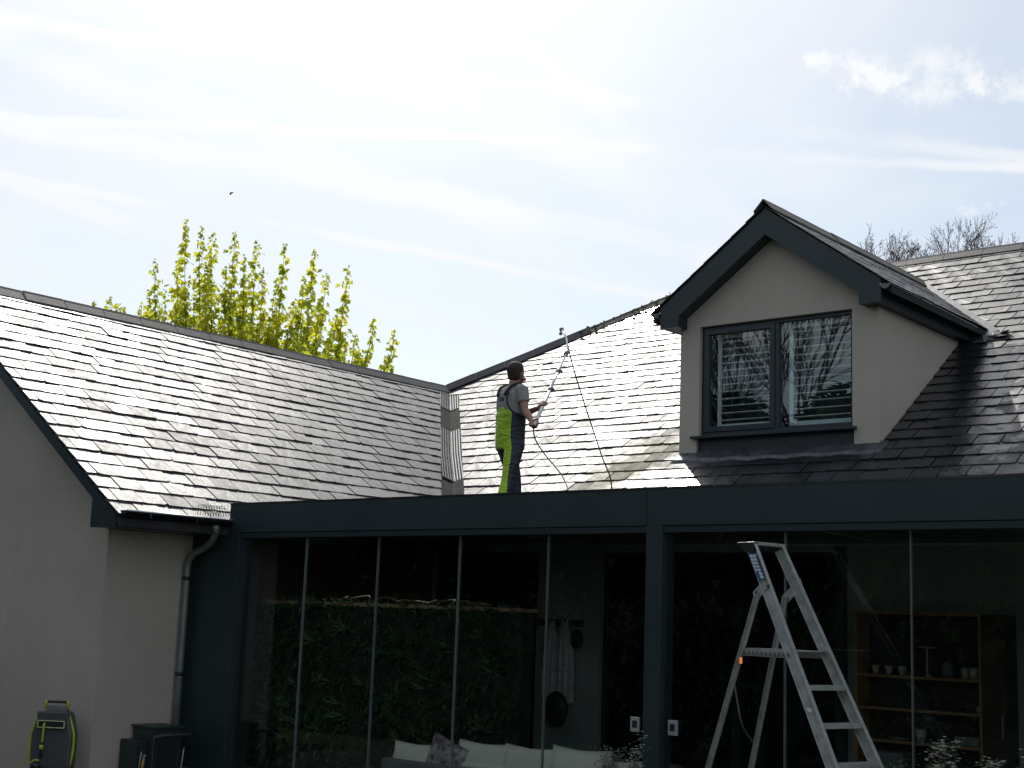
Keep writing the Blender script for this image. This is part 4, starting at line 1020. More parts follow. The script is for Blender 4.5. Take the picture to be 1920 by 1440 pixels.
# ================================================================== SHRUBS IN FRONT OF THE GLASS
SHR = mat('shrub_leaf', (.10, .17, .055), .55, var=.3, scale=12, trans=.3, col2=(.13, .19, .07)); SILV = mat('silver_leaf', (.20, .24, .17), .7, var=.2, trans=.2)
def shrub(name, x, y, h, w, nst, lab, leafm, flower, seed, fl=10, ls=.035, cat='shrub'):
    rs = random.Random(seed); t_ = thing(name, (x, y, .05), lab, cat); st = MB(); lf_ = MB(); fb_ = MB()
    for k in range(nst):
        a = rs.uniform(0, 6.28); rr = rs.uniform(0, w*.4); q = Vector((x+math.cos(a)*rr*.4, y+math.sin(a)*rr*.3, .05)); top = Vector((x+math.cos(a)*rr+rs.gauss(0, w*.12), y+math.sin(a)*rr*.5, .05+h*rs.uniform(.62, 1.0)))
        pts = []
        for i in range(8):
            tt = i/7; pts.append(q.lerp(top, tt)+Vector((rs.gauss(0, .012), rs.gauss(0, .012), 0))*(1 if i else 0))
        st.tube(pts, [.006*(1-.1*i) for i in range(8)], 5)
        for i in range(2, 8):
            for j in range(12):
                p = pts[i]+Vector((rs.gauss(0, .045), rs.gauss(0, .03), rs.gauss(0, .02))); an = rs.uniform(0, 6.28)
                if i > 5 and flower and rs.random() < .55: continue
                leaf(lf_, p, Vector((math.cos(an), math.sin(an), rs.uniform(-.3, .6))), Vector((0, 0, 1)), ls*rs.uniform(.7, 1.4), ls*.4)
        if flower:
            for i in (5, 6, 7):
                for j in range(fl):
                    p = pts[i]+Vector((rs.gauss(0, .022), rs.gauss(0, .022), rs.gauss(0, .025))); an = rs.uniform(0, 6.28)
                    for s_ in range(3): leaf(fb_, p, Vector((math.cos(an+s_*2.1), math.sin(an+s_*2.1), .4)), Vector((0, 0, 1)), .017, .014)
    st.build('stems', TWIG, t_, kind='stuff'); lf_.build('leaves', leafm, t_, kind='stuff')
    if flower: fb_.build('flowers', BLOS, t_, kind='stuff')
def sh_at(px, py, Y): P_ = atY(px, py, Y); return P_.x, P_.z-.05
for (px, py, Y, w, n, nm, lab, lm, fl, sd_, cat) in (
    (1765, 1388, 8.9, .34, 22, 'flowering_shrub', 'white flowering shrub with tall sprays in front of the shelving', SHR, True, 1, 'shrub'),
    (1858, 1412, 9.0, .34, 20, 'flowering_shrub', 'lower white flowering shrub near the right edge of the frame', SHR, True, 5, 'shrub'),
    (1918, 1412, 8.8, .26, 14, 'flowering_shrub', 'white flowering shrub cut by the right edge of the photo', SHR, True, 6, 'shrub'),
    (1684, 1415, 8.9, .12, 7, 'leafy_plant', 'small leafy green plant between the ladder and the flowering shrub', SHR, False, 3, 'plant'),
    (1150, 1395, 9.0, .36, 26, 'bushy_plant', 'grey green bushy plant before the sofa, left of the centre post', SILV, False, 4, 'plant'),
    (1192, 1378, 9.1, .14, 9, 'flowering_shrub', 'small pale flowering plant just left of the centre post', SILV, True, 7, 'shrub')):
    x, h = sh_at(px, py, Y); shrub(nm, x, Y, h, w, n, lab, lm, fl, sd_, fl=7, cat=cat)

# ================================================================== TREES BEHIND THE HOUSE
LEAFY = mat('spring_leaf', (.24, .30, .022), .5, var=.3, scale=2.2, col2=(.52, .50, .035), trans=.62); TBARK = mat('tree_bark', (.075, .065, .05), .9, var=.2, bump=.5)
TRY = 25.0
tb = atY(470, 900, TRY); tree = thing('leafy_tree', (tb.x, TRY, 0), 'yellow green leafy tree with upright shoots rising behind the left slate ridge', 'tree')
rt = random.Random(21)
trk = MB(); crown = MB()
fork = Vector((tb.x, TRY, 2.3)); trk.tube([(tb.x-.05, TRY, 0), (tb.x+.02, TRY, 1.2), fork], [.24, .19, .17], 10)
tips = [(350, 411, 300), (378, 423, 280), (399, 435, 260), (441, 433, 300), (482, 450, 300), (534, 455, 300), (590, 466, 290), (653, 498, 270), (292, 486, 240), (281, 542, 190), (335, 484, 250), (571, 517, 200), (612, 513, 200),
        (459, 514, 200), (494, 503, 220), (340, 536, 170), (667, 626, 120), (701, 594, 150), (740, 617, 130), (177, 563, 70), (208, 555, 90), (233, 573, 70), (265, 573, 90), (673, 661, 60), (722, 668, 50), (632, 655, 60), (310, 545, 150), (425, 500, 240), (520, 520, 200), (552, 560, 160), (630, 590, 130), (365, 520, 200),
        (390, 490, 250), (440, 560, 150), (475, 580, 120), (505, 590, 110), (580, 600, 100), (600, 560, 140), (330, 590, 90), (300, 600, 70), (355, 600, 100), (415, 610, 90), (540, 620, 80), (650, 640, 50), (385, 560, 150), (460, 480, 230), (560, 640, 60), (610, 640, 70), (480, 630, 70), (690, 668, 40)]
def twigleaf(p, sz, droop=.8):
    an = rt.uniform(0, 6.28); d = Vector((math.cos(an), math.sin(an)*.9, -droop*rt.uniform(.4, 1.3)))
    d.normalize(); s_ = d.cross(Vector((math.sin(an*3), math.cos(an*2), .6))).normalized(); n_ = s_.cross(d)
    L = sz*1.6*rt.uniform(.7, 1.25); w = L*.46
    a = p+d*L*.12
    crown.add([p, a+s_*w*.55+n_*L*.05, p+d*L*.5+s_*w+n_*L*.10, p+d*L*.62+s_*w*.35, p+d*L-n_*L*.08, p+d*L*.62-s_*w*.35, p+d*L*.5-s_*w+n_*L*.10, a-s_*w*.55+n_*L*.05], [(0, 1, 2, 3, 4), (0, 4, 5, 6, 7)])
for i, (x, y, ln) in enumerate(tips):
    Y = TRY+rt.uniform(-1.5, 1.5); T_ = atY(x, y, Y); sc_ = (T_-CAMP).length/FPX
    L = ln*sc_*1.08; lean = (fork-T_); lean.z = 0
    base = T_+lean.normalized()*min(lean.length*.22, L*.30)-Vector((0, 0, L))
    pts = []; N_ = 14
    ph = rt.uniform(0, 6); amp = .03
    for k in range(N_+1):
        t = k/N_; p = T_.lerp(base, t); bend = (1-math.cos(t*math.pi/2))
        p = T_.lerp(base, t) + (T_-base).cross(Vector((0, 0, 1)))*0
        p.x = T_.x+(base.x-T_.x)*t**1.8+amp*math.sin(t*7+ph)*t; p.y = T_.y+(base.y-T_.y)*t**1.8+amp*math.cos(t*6+ph)*t
        pts.append(p)
    # limb from the fork
    low = pts[-1]; mid = fork.lerp(low, .5)+Vector((rt.gauss(0, .1), rt.gauss(0, .1), -.25 if low.z > 3 else 0))
    trk.tube([fork, mid, low]+pts[::-1][1:], [.075, .05, .03]+[.024*(1-.9*k/N_) for k in range(1, N_+1)], 6)
    nl = int(L*24)
    for k in range(nl):
        t = (k+rt.random())/nl; f_ = t*N_; j = min(int(f_), N_-1); p = pts[j].lerp(pts[j+1], f_-j)
        dist = t*L
        # whorls: leaves gather in knots along the shoot, small at the tip
        knot = .5+.5*math.cos(dist*2*math.pi/.17)
        if dist > .45 and dist < L*.5 and rt.random() > .35+.8*knot: continue
        spread = .02+.045*min(1, dist*2.2)
        cnt = 2
        for q in range(cnt): twigleaf(p+Vector((rt.gauss(0, spread), rt.gauss(0, spread), rt.gauss(0, .03))), .065+.055*min(1, dist*1.3))
    # side twigs in the lower two thirds
    for k in range(int(max(0, L-.9)*3.6)):
        t = rt.uniform(.38, 1); f_ = t*N_; j = min(int(f_), N_-1); p = pts[j].lerp(pts[j+1], f_-j); an = rt.uniform(0, 6.28); l2 = rt.uniform(.2, .65)
        q = p+Vector((math.cos(an)*l2*.95, math.sin(an)*l2*.95, l2*.8)); trk.tube([p, p.lerp(q, .5)+Vector((math.cos(an)*.06, math.sin(an)*.06, 0)), q], [.008, .006, .003], 4)
        for s_ in range(int(l2*26)):
            r_ = p.lerp(q, rt.uniform(.15, 1)); twigleaf(r_+Vector((rt.gauss(0, .05), rt.gauss(0, .05), rt.gauss(0, .04))), rt.uniform(.08, .13))
trk.build('trunk', TBARK, tree); crown.build('crown', LEAFY, tree, kind='stuff')

BUD = mat('bud_brown', (.10, .05, .04), .8, var=.2); BBARK = mat('bare_bark', (.17, .145, .13), .9, var=.2)
def bare_tree(px, py, Y, spread, label, seed, name='bare_tree', trunk_r=.16, H=None, base=None, buds=True, lv=6, cat='tree', twig=.006, gnum=3, group=None):
    rs = random.Random(seed)
    if base is None:
        T_ = atY(px, py, Y); bx, by, H = T_.x, Y, T_.z
    else: bx, by = base
    t_ = thing(name, (bx, by, 0), label, cat, group); tr = MB(); tw = MB(); bd = MB()
    def grow(p, d, L, r_, lev):
        n = 4; pts = [p.copy()]; q = p.copy(); dd = d.copy()
        for k in range(n):
            dd = (dd+Vector((rs.gauss(0, .09), rs.gauss(0, .09), rs.gauss(.02, .06)))).normalized(); q = q+dd*L/n; pts.append(q.copy())
        (tr if lev >= lv-2 else tw).tube(pts, [max(r_*(1-.42*k/n), twig) for k in range(n+1)], 7 if lev >= lv-2 else 3, cap=False)
        if lev == 0:
            if buds:
                for k in range(3):
                    b = pts[rs.randrange(1, n+1)]; an = rs.uniform(0, 6.28); leaf(bd, b, Vector((math.cos(an), math.sin(an), .8)), Vector((0, 0, 1)), .045, .022)
            return
        m_ = gnum if lev > 2 else gnum+1
        for k in range(m_):
            j = n if k == 0 else rs.randrange(2, n+1); an = rs.uniform(0, 6.28); th = spread*rs.uniform(.55, 1.1)*(.45 if k == 0 else 1)
            a = dd.orthogonal().normalized(); b = dd.cross(a); nd = (dd*math.cos(th)+(a*math.cos(an)+b*math.sin(an))*math.sin(th)+Vector((0, 0, .12))).normalized()
            grow(pts[j], nd, L*rs.uniform(.62, .86), r_*.60, lev-1)
    L0 = H/ (1+.75+.56+.42+.31+.23+.17)*1.06
    grow(Vector((bx, by, 0)), Vector((rs.gauss(0, .03), rs.gauss(0, .03), 1)), L0*1.15, trunk_r, lv)
    zm = max(v[2] for v in tw.v); k_ = H/zm
    for mb_ in (tr, tw, bd): mb_.v = [(bx+(v[0]-bx)*k_, by+(v[1]-by)*k_, v[2]*k_) for v in mb_.v]
    tr.build('trunk', BBARK, t_); tw.build('twigs', BBARK, t_, kind='stuff')
    if buds: bd.build('buds', BUD, t_, kind='stuff')
    return t_
def fan_tree(Y, tips, label, seed):
    rs = random.Random(seed); T = [atY(x, y, Y+rs.uniform(-.7, .7)) for x, y in tips]; bx = sum(t.x for t in T)/len(T); H = max(t.z for t in T)
    t_ = thing('bare_tree', (bx, Y, 0), label, 'tree', 'bare trees behind the ridge'); tr = MB(); tw = MB(); bd = MB()
    fork = Vector((bx, Y, H*.35)); tr.tube([(bx, Y, 0), (bx+.08, Y, H*.2), fork], [.2, .16, .14], 9)
    def grow(p, d, L, r_, lev):
        n = 4; pts = [p.copy()]; q = p.copy(); dd = d.copy()
        for k in range(n):
            dd = (dd+Vector((rs.gauss(0, .10), rs.gauss(0, .10), rs.gauss(.02, .07)))).normalized(); q = q+dd*L/n; pts.append(q.copy())
        tw.tube(pts, [max(r_*(1-.45*k/n), .0036) for k in range(n+1)], 3, cap=False)
        if lev <= 1:
            for k in range(2 if lev else 3):
                b = pts[rs.randrange(1, n+1)]; an = rs.uniform(0, 6.28); leaf(bd, b, Vector((math.cos(an), math.sin(an), .8)), Vector((0, 0, 1)), .038, .02)
            if lev == 0: return
        for k in range(3):
            j = n if k == 0 else rs.randrange(1, n+1); an = rs.uniform(0, 6.28); th = (.18 if k == 0 else .62)*rs.uniform(.6, 1.25)
            a = dd.orthogonal().normalized(); b = dd.cross(a); nd = (dd*math.cos(th)+(a*math.cos(an)+b*math.sin(an))*math.sin(th)+Vector((0, 0, .06))).normalized()
            grow(pts[j], nd, L*rs.uniform(.62, .85), r_*.58, lev-1)
    for t in T:
        out = t-fork; out.z = 0; reach = rs.uniform(1.5, 1.9)
        d = (out*.20+Vector((0, 0, 1))).normalized(); s0 = t-d*reach
        mid = fork.lerp(s0, .55)+Vector((rs.gauss(0, .1), rs.gauss(0, .1), -.3))
        tr.tube([fork, mid, s0], [.07, .045, .026], 6)
        grow(s0, d, reach*.34, .024, 4)
        for k in range(1): grow(mid.lerp(s0, rs.uniform(.5, 1)), (out*.25+Vector((rs.gauss(0, .5), rs.gauss(0, .3), .8))).normalized(), reach*.30, .018, 4)
    tr.build('trunk', BBARK, t_); tw.build('twigs', BBARK, t_, kind='stuff'); bd.build('buds', BUD, t_, kind='stuff')
fan_tree(31, [(1650, 405), (1622, 440), (1668, 432), (1690, 428), (1706, 440), (1600, 462), (1640, 455), (1725, 462)], 'bare budding tree behind the roof ridge, nearest the dormer', 5)
fan_tree(33, [(1757, 398), (1789, 390), (1728, 430), (1742, 455), (1815, 415), (1842, 418), (1868, 432), (1890, 438), (1775, 440), (1830, 452)], 'bare budding tree with a wide fan of twigs behind the right roof ridge', 14)
fan_tree(32, [(1912, 442), (1935, 425), (1960, 415)], 'bare tree just reaching into the right edge of the photo', 9)

# ---- garden behind the camera (seen as reflections in the glass)
HEDGE = mat('hedge_leaf', (.025, .045, .018), .7, var=.3, scale=2, trans=.15, spec=.15)
def hedge_tree(x, y, h, w, label, seed, name='evergreen_tree', group='evergreens at the garden edge'):
    rs = random.Random(seed); t_ = thing(name, (x, y, 0), label, 'tree', group)
    MB().tube([(x, y, 0), (x+.05, y, h*.5), (x, y, h*.92)], [.2, .13, .04], 8).build('trunk', TBARK, t_)
    cr = MB(); cr.ball((x, y, h*.50), 1, 12, (w*.44, w*.44, h*.49))
    for k in range(2600):
        z = h*rs.uniform(.06, 1.0); rr = w*.5*(1-(z/h)**2.2)**.5*rs.uniform(.72, 1.08)+.08; an = rs.uniform(0, 6.28)
        leaf(cr, Vector((x+math.cos(an)*rr, y+math.sin(an)*rr, z)), Vector((math.cos(an), math.sin(an), rs.uniform(-.5, .7))), Vector((0, 0, 1)), rs.uniform(.4, .8), .34)
    cr.build('crown', HEDGE, t_, kind='stuff')
def hedge_run(x0, x1, y, h, label, seed):
    rs = random.Random(seed); t_ = thing('reflection_hedge', ((x0+x1)/2, y, 0), label, 'hedge')
    mb = MB().box((x0, y-.5, 0), (x1, y+.3, h-.15))
    for k in range(6000):
        side = rs.random() < .8
        p = Vector((rs.uniform(x0, x1), y+.3+rs.uniform(-.05, .12), rs.uniform(.02, h))) if side else Vector((rs.uniform(x0, x1), y+rs.uniform(-.5, .35), h-.15+rs.uniform(0, .18)))
        leaf(mb, p, Vector((rs.gauss(0, .6), 1 if side else rs.gauss(0, .5), rs.gauss(.3, .5))), Vector((0, 0, 1)), rs.uniform(.12, .25), .10)
    mb.build('foliage', HEDGE, t_, kind='stuff')
hedge_run(-34, -5.0, 1.2, 2.0, 'added unseen dark hedge blocking the lawn from the glass reflections', 71)  # both hedges are added out of view to darken the pane reflections
hedge_run(-34, -8.6, 3.5, 1.9, 'second added unseen hedge, nearer the glass room, blocking lawn reflections', 72)
EVL = ['leftmost', 'second', 'third', 'fourth', 'fifth', 'sixth', 'seventh', 'eighth', 'ninth', 'tenth', 'eleventh', 'twelfth']
for k in range(12):
    an = RD(128-k*10.5)    # sweep around the garden, clear of the camera
    cx0, cy0 = -9, 9.5; R0 = 34
    x = cx0-R0*math.sin(an) if False else cx0+R0*math.cos(RD(180+8+k*9.2)); y = cy0+R0*math.sin(RD(180+8+k*9.2))
    hedge_tree(x, y, random.Random(k).uniform(9.0, 12.0), 9.5, 'dense dark evergreen tree in the garden boundary row, %s from the house wing' % EVL[k], 40+k)
bare_tree(0, 0, 0, .5, 'tall bare garden tree mirrored in the right dormer pane', 33, base=(-24.5, -17.5), H=18, trunk_r=.3, buds=False, lv=6, twig=.02, group='bare garden trees')
bare_tree(0, 0, 0, .55, 'bare garden tree mirrored low in the left dormer pane', 37, base=(-31, -16), H=15.5, trunk_r=.25, buds=False, lv=6, twig=.02, group='bare garden trees')

# ================================================================== BIRD
P = atY(432, 364, 60); bd = thing('bird', tuple(P), 'small dark bird flying far off above the leafy tree', 'bird')
DKF = mat('dark_feather', (.05, .055, .06), .8)
b_ = MB(); b_.ball(P, .07, 10, (1.5, .7, .7)); b_.build('body', DKF, bd)
w1 = MB(); w1.add([P+Vector(v) for v in ((.03, -.03, .02), (.06, -.15, .04), (.22, -.14, .07), (.34, .02, .09), (.24, .04, .05), (.10, .0, .02))], [(0, 1, 2), (0, 2, 3, 4, 5)]); 
w1.add([P+Vector(v)+Vector((0, 0, -.012)) for v in ((.03, -.03, .02), (.06, -.15, .04), (.22, -.14, .07), (.34, .02, .09), (.24, .04, .05), (.10, .0, .02))], [(2, 1, 0), (5, 4, 3, 2, 0)]); w1.build('wing', DKF, bd)

# ================================================================== PERSON
PO = Vector((-9.86, 11.8, 2.80)); PA = RD(75)
Mp = Matrix.Translation(PO) @ Matrix.Rotation(PA, 4, 'Z')
def pw(x, y, z): return Mp @ Vector((x, y, z))
Mp = Mp @ Matrix.Diagonal((1.06, 1.12, 1, 1))
per = thing('person', tuple(PO), 'man in lime and navy bib overalls on the flat roof, holding a long lance', 'person')
SKIN = mat('skin', (.36, .19, .13), .55, var=.08); HAIR = mat('hair', (.045, .028, .018), .8, var=.2, bump=.6, bscale=60); TEE = mat('grey_tshirt', (.30, .29, .28), .9, spec=.15, var=.05, bump=.3, bscale=30)
def rem(o, vox, sm=6):
    r_ = o.modifiers.new('remesh', 'REMESH'); r_.mode = 'VOXEL'; r_.voxel_size = vox; r_.use_smooth_shade = True
    s_ = o.modifiers.new('smooth', 'SMOOTH'); s_.factor = .5; s_.iterations = sm
def ring(c, rx, ry, xa=(1, 0, 0), ya=(0, 1, 0)): return (Mp @ Vector(c), rx, ry, Mp.to_3x3() @ Vector(xa), Mp.to_3x3() @ Vector(ya))
def limb(mb, pts, rads, n=12):
    P = [pw(*p) for p in pts]; out = []; R_ = []
    for i in range(len(P)-1):
        p0 = P[max(i-1, 0)]; p1 = P[i]; p2 = P[i+1]; p3 = P[min(i+2, len(P)-1)]
        for k in range(5):
            t = k/5; out.append(.5*((2*p1)+(-p0+p2)*t+(2*p0-5*p1+4*p2-p3)*t*t+(-p0+3*p1-3*p2+p3)*t*t*t)); R_.append(rads[i]+(rads[i+1]-rads[i])*t)
    out.append(P[-1]); R_.append(rads[-1]); mb.tube(out, R_, n)
# pole line in world, derived hands
HR = atY(1003, 795, 11.62); PEND = atY(1062, 662, 12.6); HL = HR.lerp(PEND, .25)
Minv = Mp.inverted(); hr_l = Minv @ HR; hl_l = Minv @ HL
pdir = (HL-HR).normalized()
body_ = MB()
# head with face features, turned up to the right
HC = Vector((.035, -.005, 1.665)); hrot = Matrix.Rotation(RD(16), 4, 'Z') @ Matrix.Rotation(RD(-12), 4, 'Y')
Mh = Mp @ Matrix.Translation(HC) @ hrot
def hb(mb, c, r_, sc=(1, 1, 1), n=14): mb.ball(Mh @ Vector(c), r_, n, sc, (Mh.to_3x3()))
hb(body_, (0, 0, .03), .098, (1.02, .80, 1.05), 18); hb(body_, (.035, 0, -.035), .072, (.95, .78, 1.1), 14); hb(body_, (.060, 0, -.085), .030, (1, 1, .7)); hb(body_, (.100, 0, .0), .017, (1.2, .7, 1.6)); hb(body_, (.085, 0, .030), .030, (.6, 1.6, .5)); hb(body_, (.088, 0, -.045), .016, (.8, 1.5, .6))
for s_ in (-1, 1): hb(body_, (-.005, s_*.080, .0), .026, (.7, .35, 1.2), 8); hb(body_, (.03, s_*.068, -.06), .025)
limb(body_, [(-.01, 0, 1.44), (.0, 0, 1.52), (.02, 0, 1.62)], [.070, .060, .060])
limb(body_, [(-.01, -.17, 1.46), (-.0, 0, 1.47), (-.01, .17, 1.46)], [.06, .07, .06])
limb(body_, [(-.01, 0, 1.46), (-.01, 0, 1.2)], [.11, .12])
# arms
shR = Vector((-.03, -.195, 1.47)); elR = Vector((-.03, -.265, 1.215)); shL = Vector((.0, .185, 1.47)); elL = Vector((.17, .20, 1.21))
def arm(sh, el, hd):
    wr = hd-(hd-el).normalized()*.055
    limb(body_, [sh, sh.lerp(el, .45), el, el.lerp(wr, .35), wr], [.052, .050, .041, .043, .027])
    return wr
wrR = arm(shR, elR, hr_l+Vector((-.01, -.012, -.025))); wrL = arm(shL, elL, hl_l+Vector((-.015, .01, -.02)))
def hand(wr, hd, axis, side):
    """palm beside the pole, four fingers curled round it, thumb opposed"""
    ax = (Minv.to_3x3() @ axis).normalized(); to = (hd-wr).normalized(); out = (to-ax*to.dot(ax)).normalized(); lat = ax.cross(out)
    R_ = .030
    pc = hd-out*(R_+.006)
    m = (Mp.to_3x3())
    body_.ball(Mp @ (pc-out*.010), .040, 10, (1, 1, 1), m @ Matrix((ax*1.05, out*.55, lat*.85)).transposed())
    limb(body_, [wr, pc-out*.01], [.027, .030])
    for k, (o_, L) in enumerate(((.030, .95), (.010, 1.0), (-.010, .95), (-.029, .82))):
        c = hd+ax*o_; pts = []
        for j in range(6):
            an = RD(180-(35+j*46)*L*side*0+0)
            th = RD(200-j*48*L); pts.append(c+(out*math.cos(th)+lat*side*math.sin(th))*(R_+.002))
        limb(body_, pts, [.0105, .0105, .010, .0095, .009, .008], 7)
    pts = [pc+ax*.02-out*.005, hd+ax*.042-lat*side*.03-out*.012, hd+ax*.050-lat*side*.028+out*.014, hd+ax*.052-lat*side*.012+out*.028]
    limb(body_, pts, [.014, .012, .011, .009], 7)
hand(wrR, hr_l, pdir, 1); hand(wrL, hl_l, pdir, -1)
bo = body_.build('body', SKIN, per); rem(bo, .0065, 3)
# hair
hm = MB(); hb(hm, (-.012, 0, .052), .103, (1.02, .83, 1.0), 18); hb(hm, (-.045, 0, .0), .075, (.85, .98, 1.05), 14); hb(hm, (.045, 0, .105), .05, (1.1, 1.1, .7), 10)
ho_ = hm.build('hair', HAIR, per); rem(ho_, .008, 3)
for s_ in (-1, 1):
    e = MB(); hb(e, (.088, s_*.030, .014), .010, (.6, 1, .7), 8); e.build('eye', mat('eye_white', (.6, .6, .58), .3), per)
# T-shirt
ts = MB()
ts.loft([ring((-.01, 0, 1.02), .125, .165), ring((-.015, 0, 1.15), .128, .172), ring((-.02, 0, 1.30), .130, .190), ring((-.02, 0, 1.42), .118, .200), ring((-.015, 0, 1.49), .085, .150), ring((-.01, 0, 1.525), .066, .072)])
def sleeve(sh, el): d = (el-sh); limb(ts, [sh+Vector((0, 0, .01)), sh+d*.30, sh+d*.62], [.074, .070, .066])
ts.ball(pw(shR.x, shR.y+.02, shR.z-.01), .072, 10); ts.ball(pw(shL.x, shL.y-.02, shL.z-.01), .072, 10)
sleeve(shR, elR); sleeve(shL, elL)
to_ = ts.build('tshirt', TEE, per); rem(to_, .010, 5)
# overalls: bib, trousers, boots
ov = MB()
ov.loft([ring((-.01, 0, .80), .135, .185), ring((-.015, 0, .92), .140, .182), ring((-.015, 0, 1.02), .142, .180), ring((-.015, 0, 1.12), .143, .185), ring((-.015, 0, 1.20), .145, .192)])
limb(ov, [(-.02, -.09, .86), (-.06, -.105, .66), (-.10, -.11, .45), (-.17, -.12, .24), (-.22, -.12, .07)], [.118, .098, .080, .072, .070])
limb(ov, [(.0, .09, .86), (.08, .10, .66), (.14, .105, .46), (.16, .11, .24), (.17, .115, .07)], [.118, .100, .080, .070, .068])
# bib front and back rise to the shoulders
for (x, sgn) in ((.122, 1), (-.152, -1)):
    pts = []
    for z, hw, dx in ((1.16, .150, 0), (1.26, .115, -.004*sgn), (1.36, .095, -.006*sgn), (1.44, .088, -.022*sgn)):
        pts.append((z, hw, dx))
    vs = []
    for z, hw, dx in pts:
        for k in range(7):
            q = k/6*2-1; vs.append(pw(x+dx-sgn*.045*q*q*(hw/.15), q*hw, z))
    for z, hw, dx in pts:
        for k in range(7):
            q = k/6*2-1; vs.append(pw(x+dx-sgn*.045*q*q*(hw/.15)-sgn*.030, q*hw, z))
    n = 28; fs = [(r*7+k, r*7+k+1, r*7+k+8, r*7+k+7) for r in range(3) for k in range(6)]+[(n+r*7+k, n+r*7+k+7, n+r*7+k+8, n+r*7+k+1) for r in range(3) for k in range(6)]
    fs += [(k, n+k, n+k+1, k+1) for k in range(6)]+[(21+k, 21+k+1, n+21+k+1, n+21+k) for k in range(6)]+[(r*7, r*7+7, n+r*7+7, n+r*7) for r in range(3)]+[(r*7+6, n+r*7+6, n+r*7+13, r*7+13) for r in range(3)]
    ov.add(vs, fs, True)
def ov_mat():
    m = bpy.data.materials.new('bib_overalls'); m.use_nodes = True; N = NT(m.node_tree)
    p = N.n('ShaderNodeBsdfPrincipled'); o = N.n('ShaderNodeOutputMaterial'); t = N.n('ShaderNodeTexCoord').outputs['Object']
    rt_ = N.n('ShaderNodeMapping'); rt_.vector_type = 'POINT'; rt_.inputs['Rotation'].default_value = (0, 0, -PA); N.l(t, rt_.inputs[0])
    s = N.n('ShaderNodeSeparateXYZ'); N.l(rt_.outputs[0], s.inputs[0]); x, y, z = s.outputs
    # garment panels: lime at the back and rear half of each leg, navy in front and on the thigh
    leg = N.math('MULTIPLY', N.math('SUBTRACT', .80, z), -.30)          # back leg swings behind
    seam = N.math('ADD', -.115, N.math('MULTIPLY', N.math('MAXIMUM', N.math('SUBTRACT', .80, z), 0.0), -.12))
    seam = N.math('ADD', seam, N.math('MULTIPLY', N.math('GREATER_THAN', y, 0.0), N.math('MULTIPLY', N.math('MAXIMUM', N.math('SUBTRACT', .80, z), 0.0), .58)))
    g = N.math('MULTIPLY', N.math('LESS_THAN', x, seam), N.math('LESS_THAN', z, 1.30))
    wr_ = N.ramp(N.noise(t, 7, 4, .6, 1.0), .3, .7)
    lime = N.mix(wr_, (.40, .62, .012, 1), (.28, .46, .01, 1)); navy = N.mix(wr_, (.012, .018, .035, 1), (.020, .028, .048, 1))
    N.l(N.mix(g, navy, lime), p.inputs['Base Color']); p.inputs['Roughness'].default_value = .5
    bp = N.n('ShaderNodeBump'); bp.inputs['Strength'].default_value = .9; bp.inputs['Distance'].default_value = .03
    mpn = N.n('ShaderNodeMapping'); mpn.inputs['Scale'].default_value = (7, 7, 16); mpn.inputs['Rotation'].default_value = (.5, .3, 0); N.l(t, mpn.inputs[0]); N.l(N.noise(mpn.outputs[0], 1, 4, .5, 1.2), bp.inputs['Height']); N.l(bp.outputs[0], p.inputs['Normal'])
    N.l(p.outputs[0], o.inputs[0]); return m
oo = ov.build('overalls', ov_mat(), per); rem(oo, .011, 5)
NAVY = mat('navy_webbing', (.012, .018, .035), .7)
for s_ in (-1, 1):
    wire([pw(.10, s_*.075, 1.42), pw(.08, s_*.095, 1.50), pw(.0, s_*.105, 1.545), pw(-.10, s_*.09, 1.50), pw(-.155, s_*.06, 1.40)], .016, NAVY).build('strap', NAVY, per)
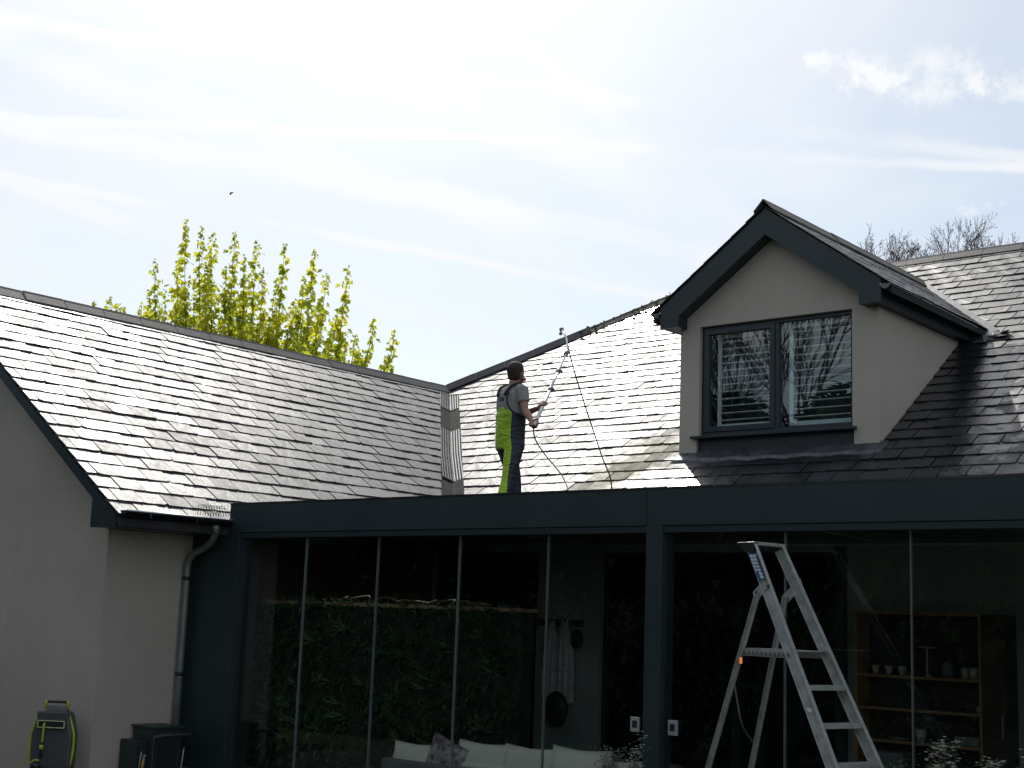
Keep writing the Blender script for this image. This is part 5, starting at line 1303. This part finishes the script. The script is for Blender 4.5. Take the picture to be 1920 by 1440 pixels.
# dark piping round the arm opening on the near side
wire([pw(-.13, -.10, 1.44), pw(-.165, -.12, 1.34), pw(-.150, -.155, 1.24), pw(-.09, -.190, 1.18), pw(.0, -.200, 1.165), pw(.10, -.165, 1.18)], .010, NAVY).build('piping', NAVY, per)
for s_, (fx, fy) in ((-1, (-.16, -.12)), (1, (.23, .115))):
    b = MB(); b.ball(pw(fx, fy, .045), .06, 12, (2.2, .85, .75), Mp.to_3x3()); b.build('boot', BLKP, per)
# ---- lance pole
pole = thing('telescopic_lance', tuple(HR), 'long telescopic silver lance held by the man, its curved tip above the hip ridge', 'lance')
tipw = atY(1053, 618, 12.9); k1 = atY(1063, 640, 12.75); k2 = PEND
p0 = HR-pdir*.03
e1 = HR.lerp(PEND, .47); e2 = HR.lerp(PEND, .73)
MB().tube([p0, HL, e1], .021, 10).build('lower_tube', ALUP, pole)
MB().tube([e1, e2], .0165, 10).build('middle_tube', ALUP, pole)
wire([e2, k2, k1, atY(1059, 628, 12.8), tipw], .012, ALUP).build('upper_tube', ALUP, pole)
for q in (e1, e2, k2):
    c = MB(); c.tube([q-pdir*.035, q+pdir*.035], .027, 10); c.ball(q+CR*.035, .016, 8); c.build('clamp', LGP, pole)
c = MB(); c.ball(tipw, .030, 8); c.ball(tipw+CR*(-.01)-Vector((0, 0, .05)), .022, 8); c.build('spray_head', LGP, pole)
bt = HR-pdir*.05; c = MB(); c.ball(bt, .026, 10); c.build('end_plug', BLKP, pole)
RUB = mat('hose_rubber', (.045, .03, .03), .6)
h1 = wire([HR-pdir*.06, atY(1003, 822, 11.6), atY(1020, 850, 11.6), atY(1045, 880, 11.5), atY(1058, 900, 11.4), atY(1063, 925, 11.2), Vector((-8.62, 11.0, 2.815)), Vector((-8.2, 10.8, 2.815))], .008, RUB).build('hose', RUB); settle(h1, (-8.62, 11, 2.81), 'thin reddish hose curving down from the lance handle to the roof', 'hose', 'hoses of the lance')
h2p = [k1, atY(1075, 690, 12.8), atY(1092, 745, 12.9), atY(1110, 800, 13.0), atY(1130, 860, 13.05), atY(1146, 905, 13.1), Vector((atY(1148, 935, 13.1).x, 13.1, 2.815))]
h2 = wire(h2p, .0085, RUB).build('hose', RUB); settle(h2, tuple(h2p[-1]), 'long dark hose hanging from the lance tip down across the slates', 'hose', 'hoses of the lance')
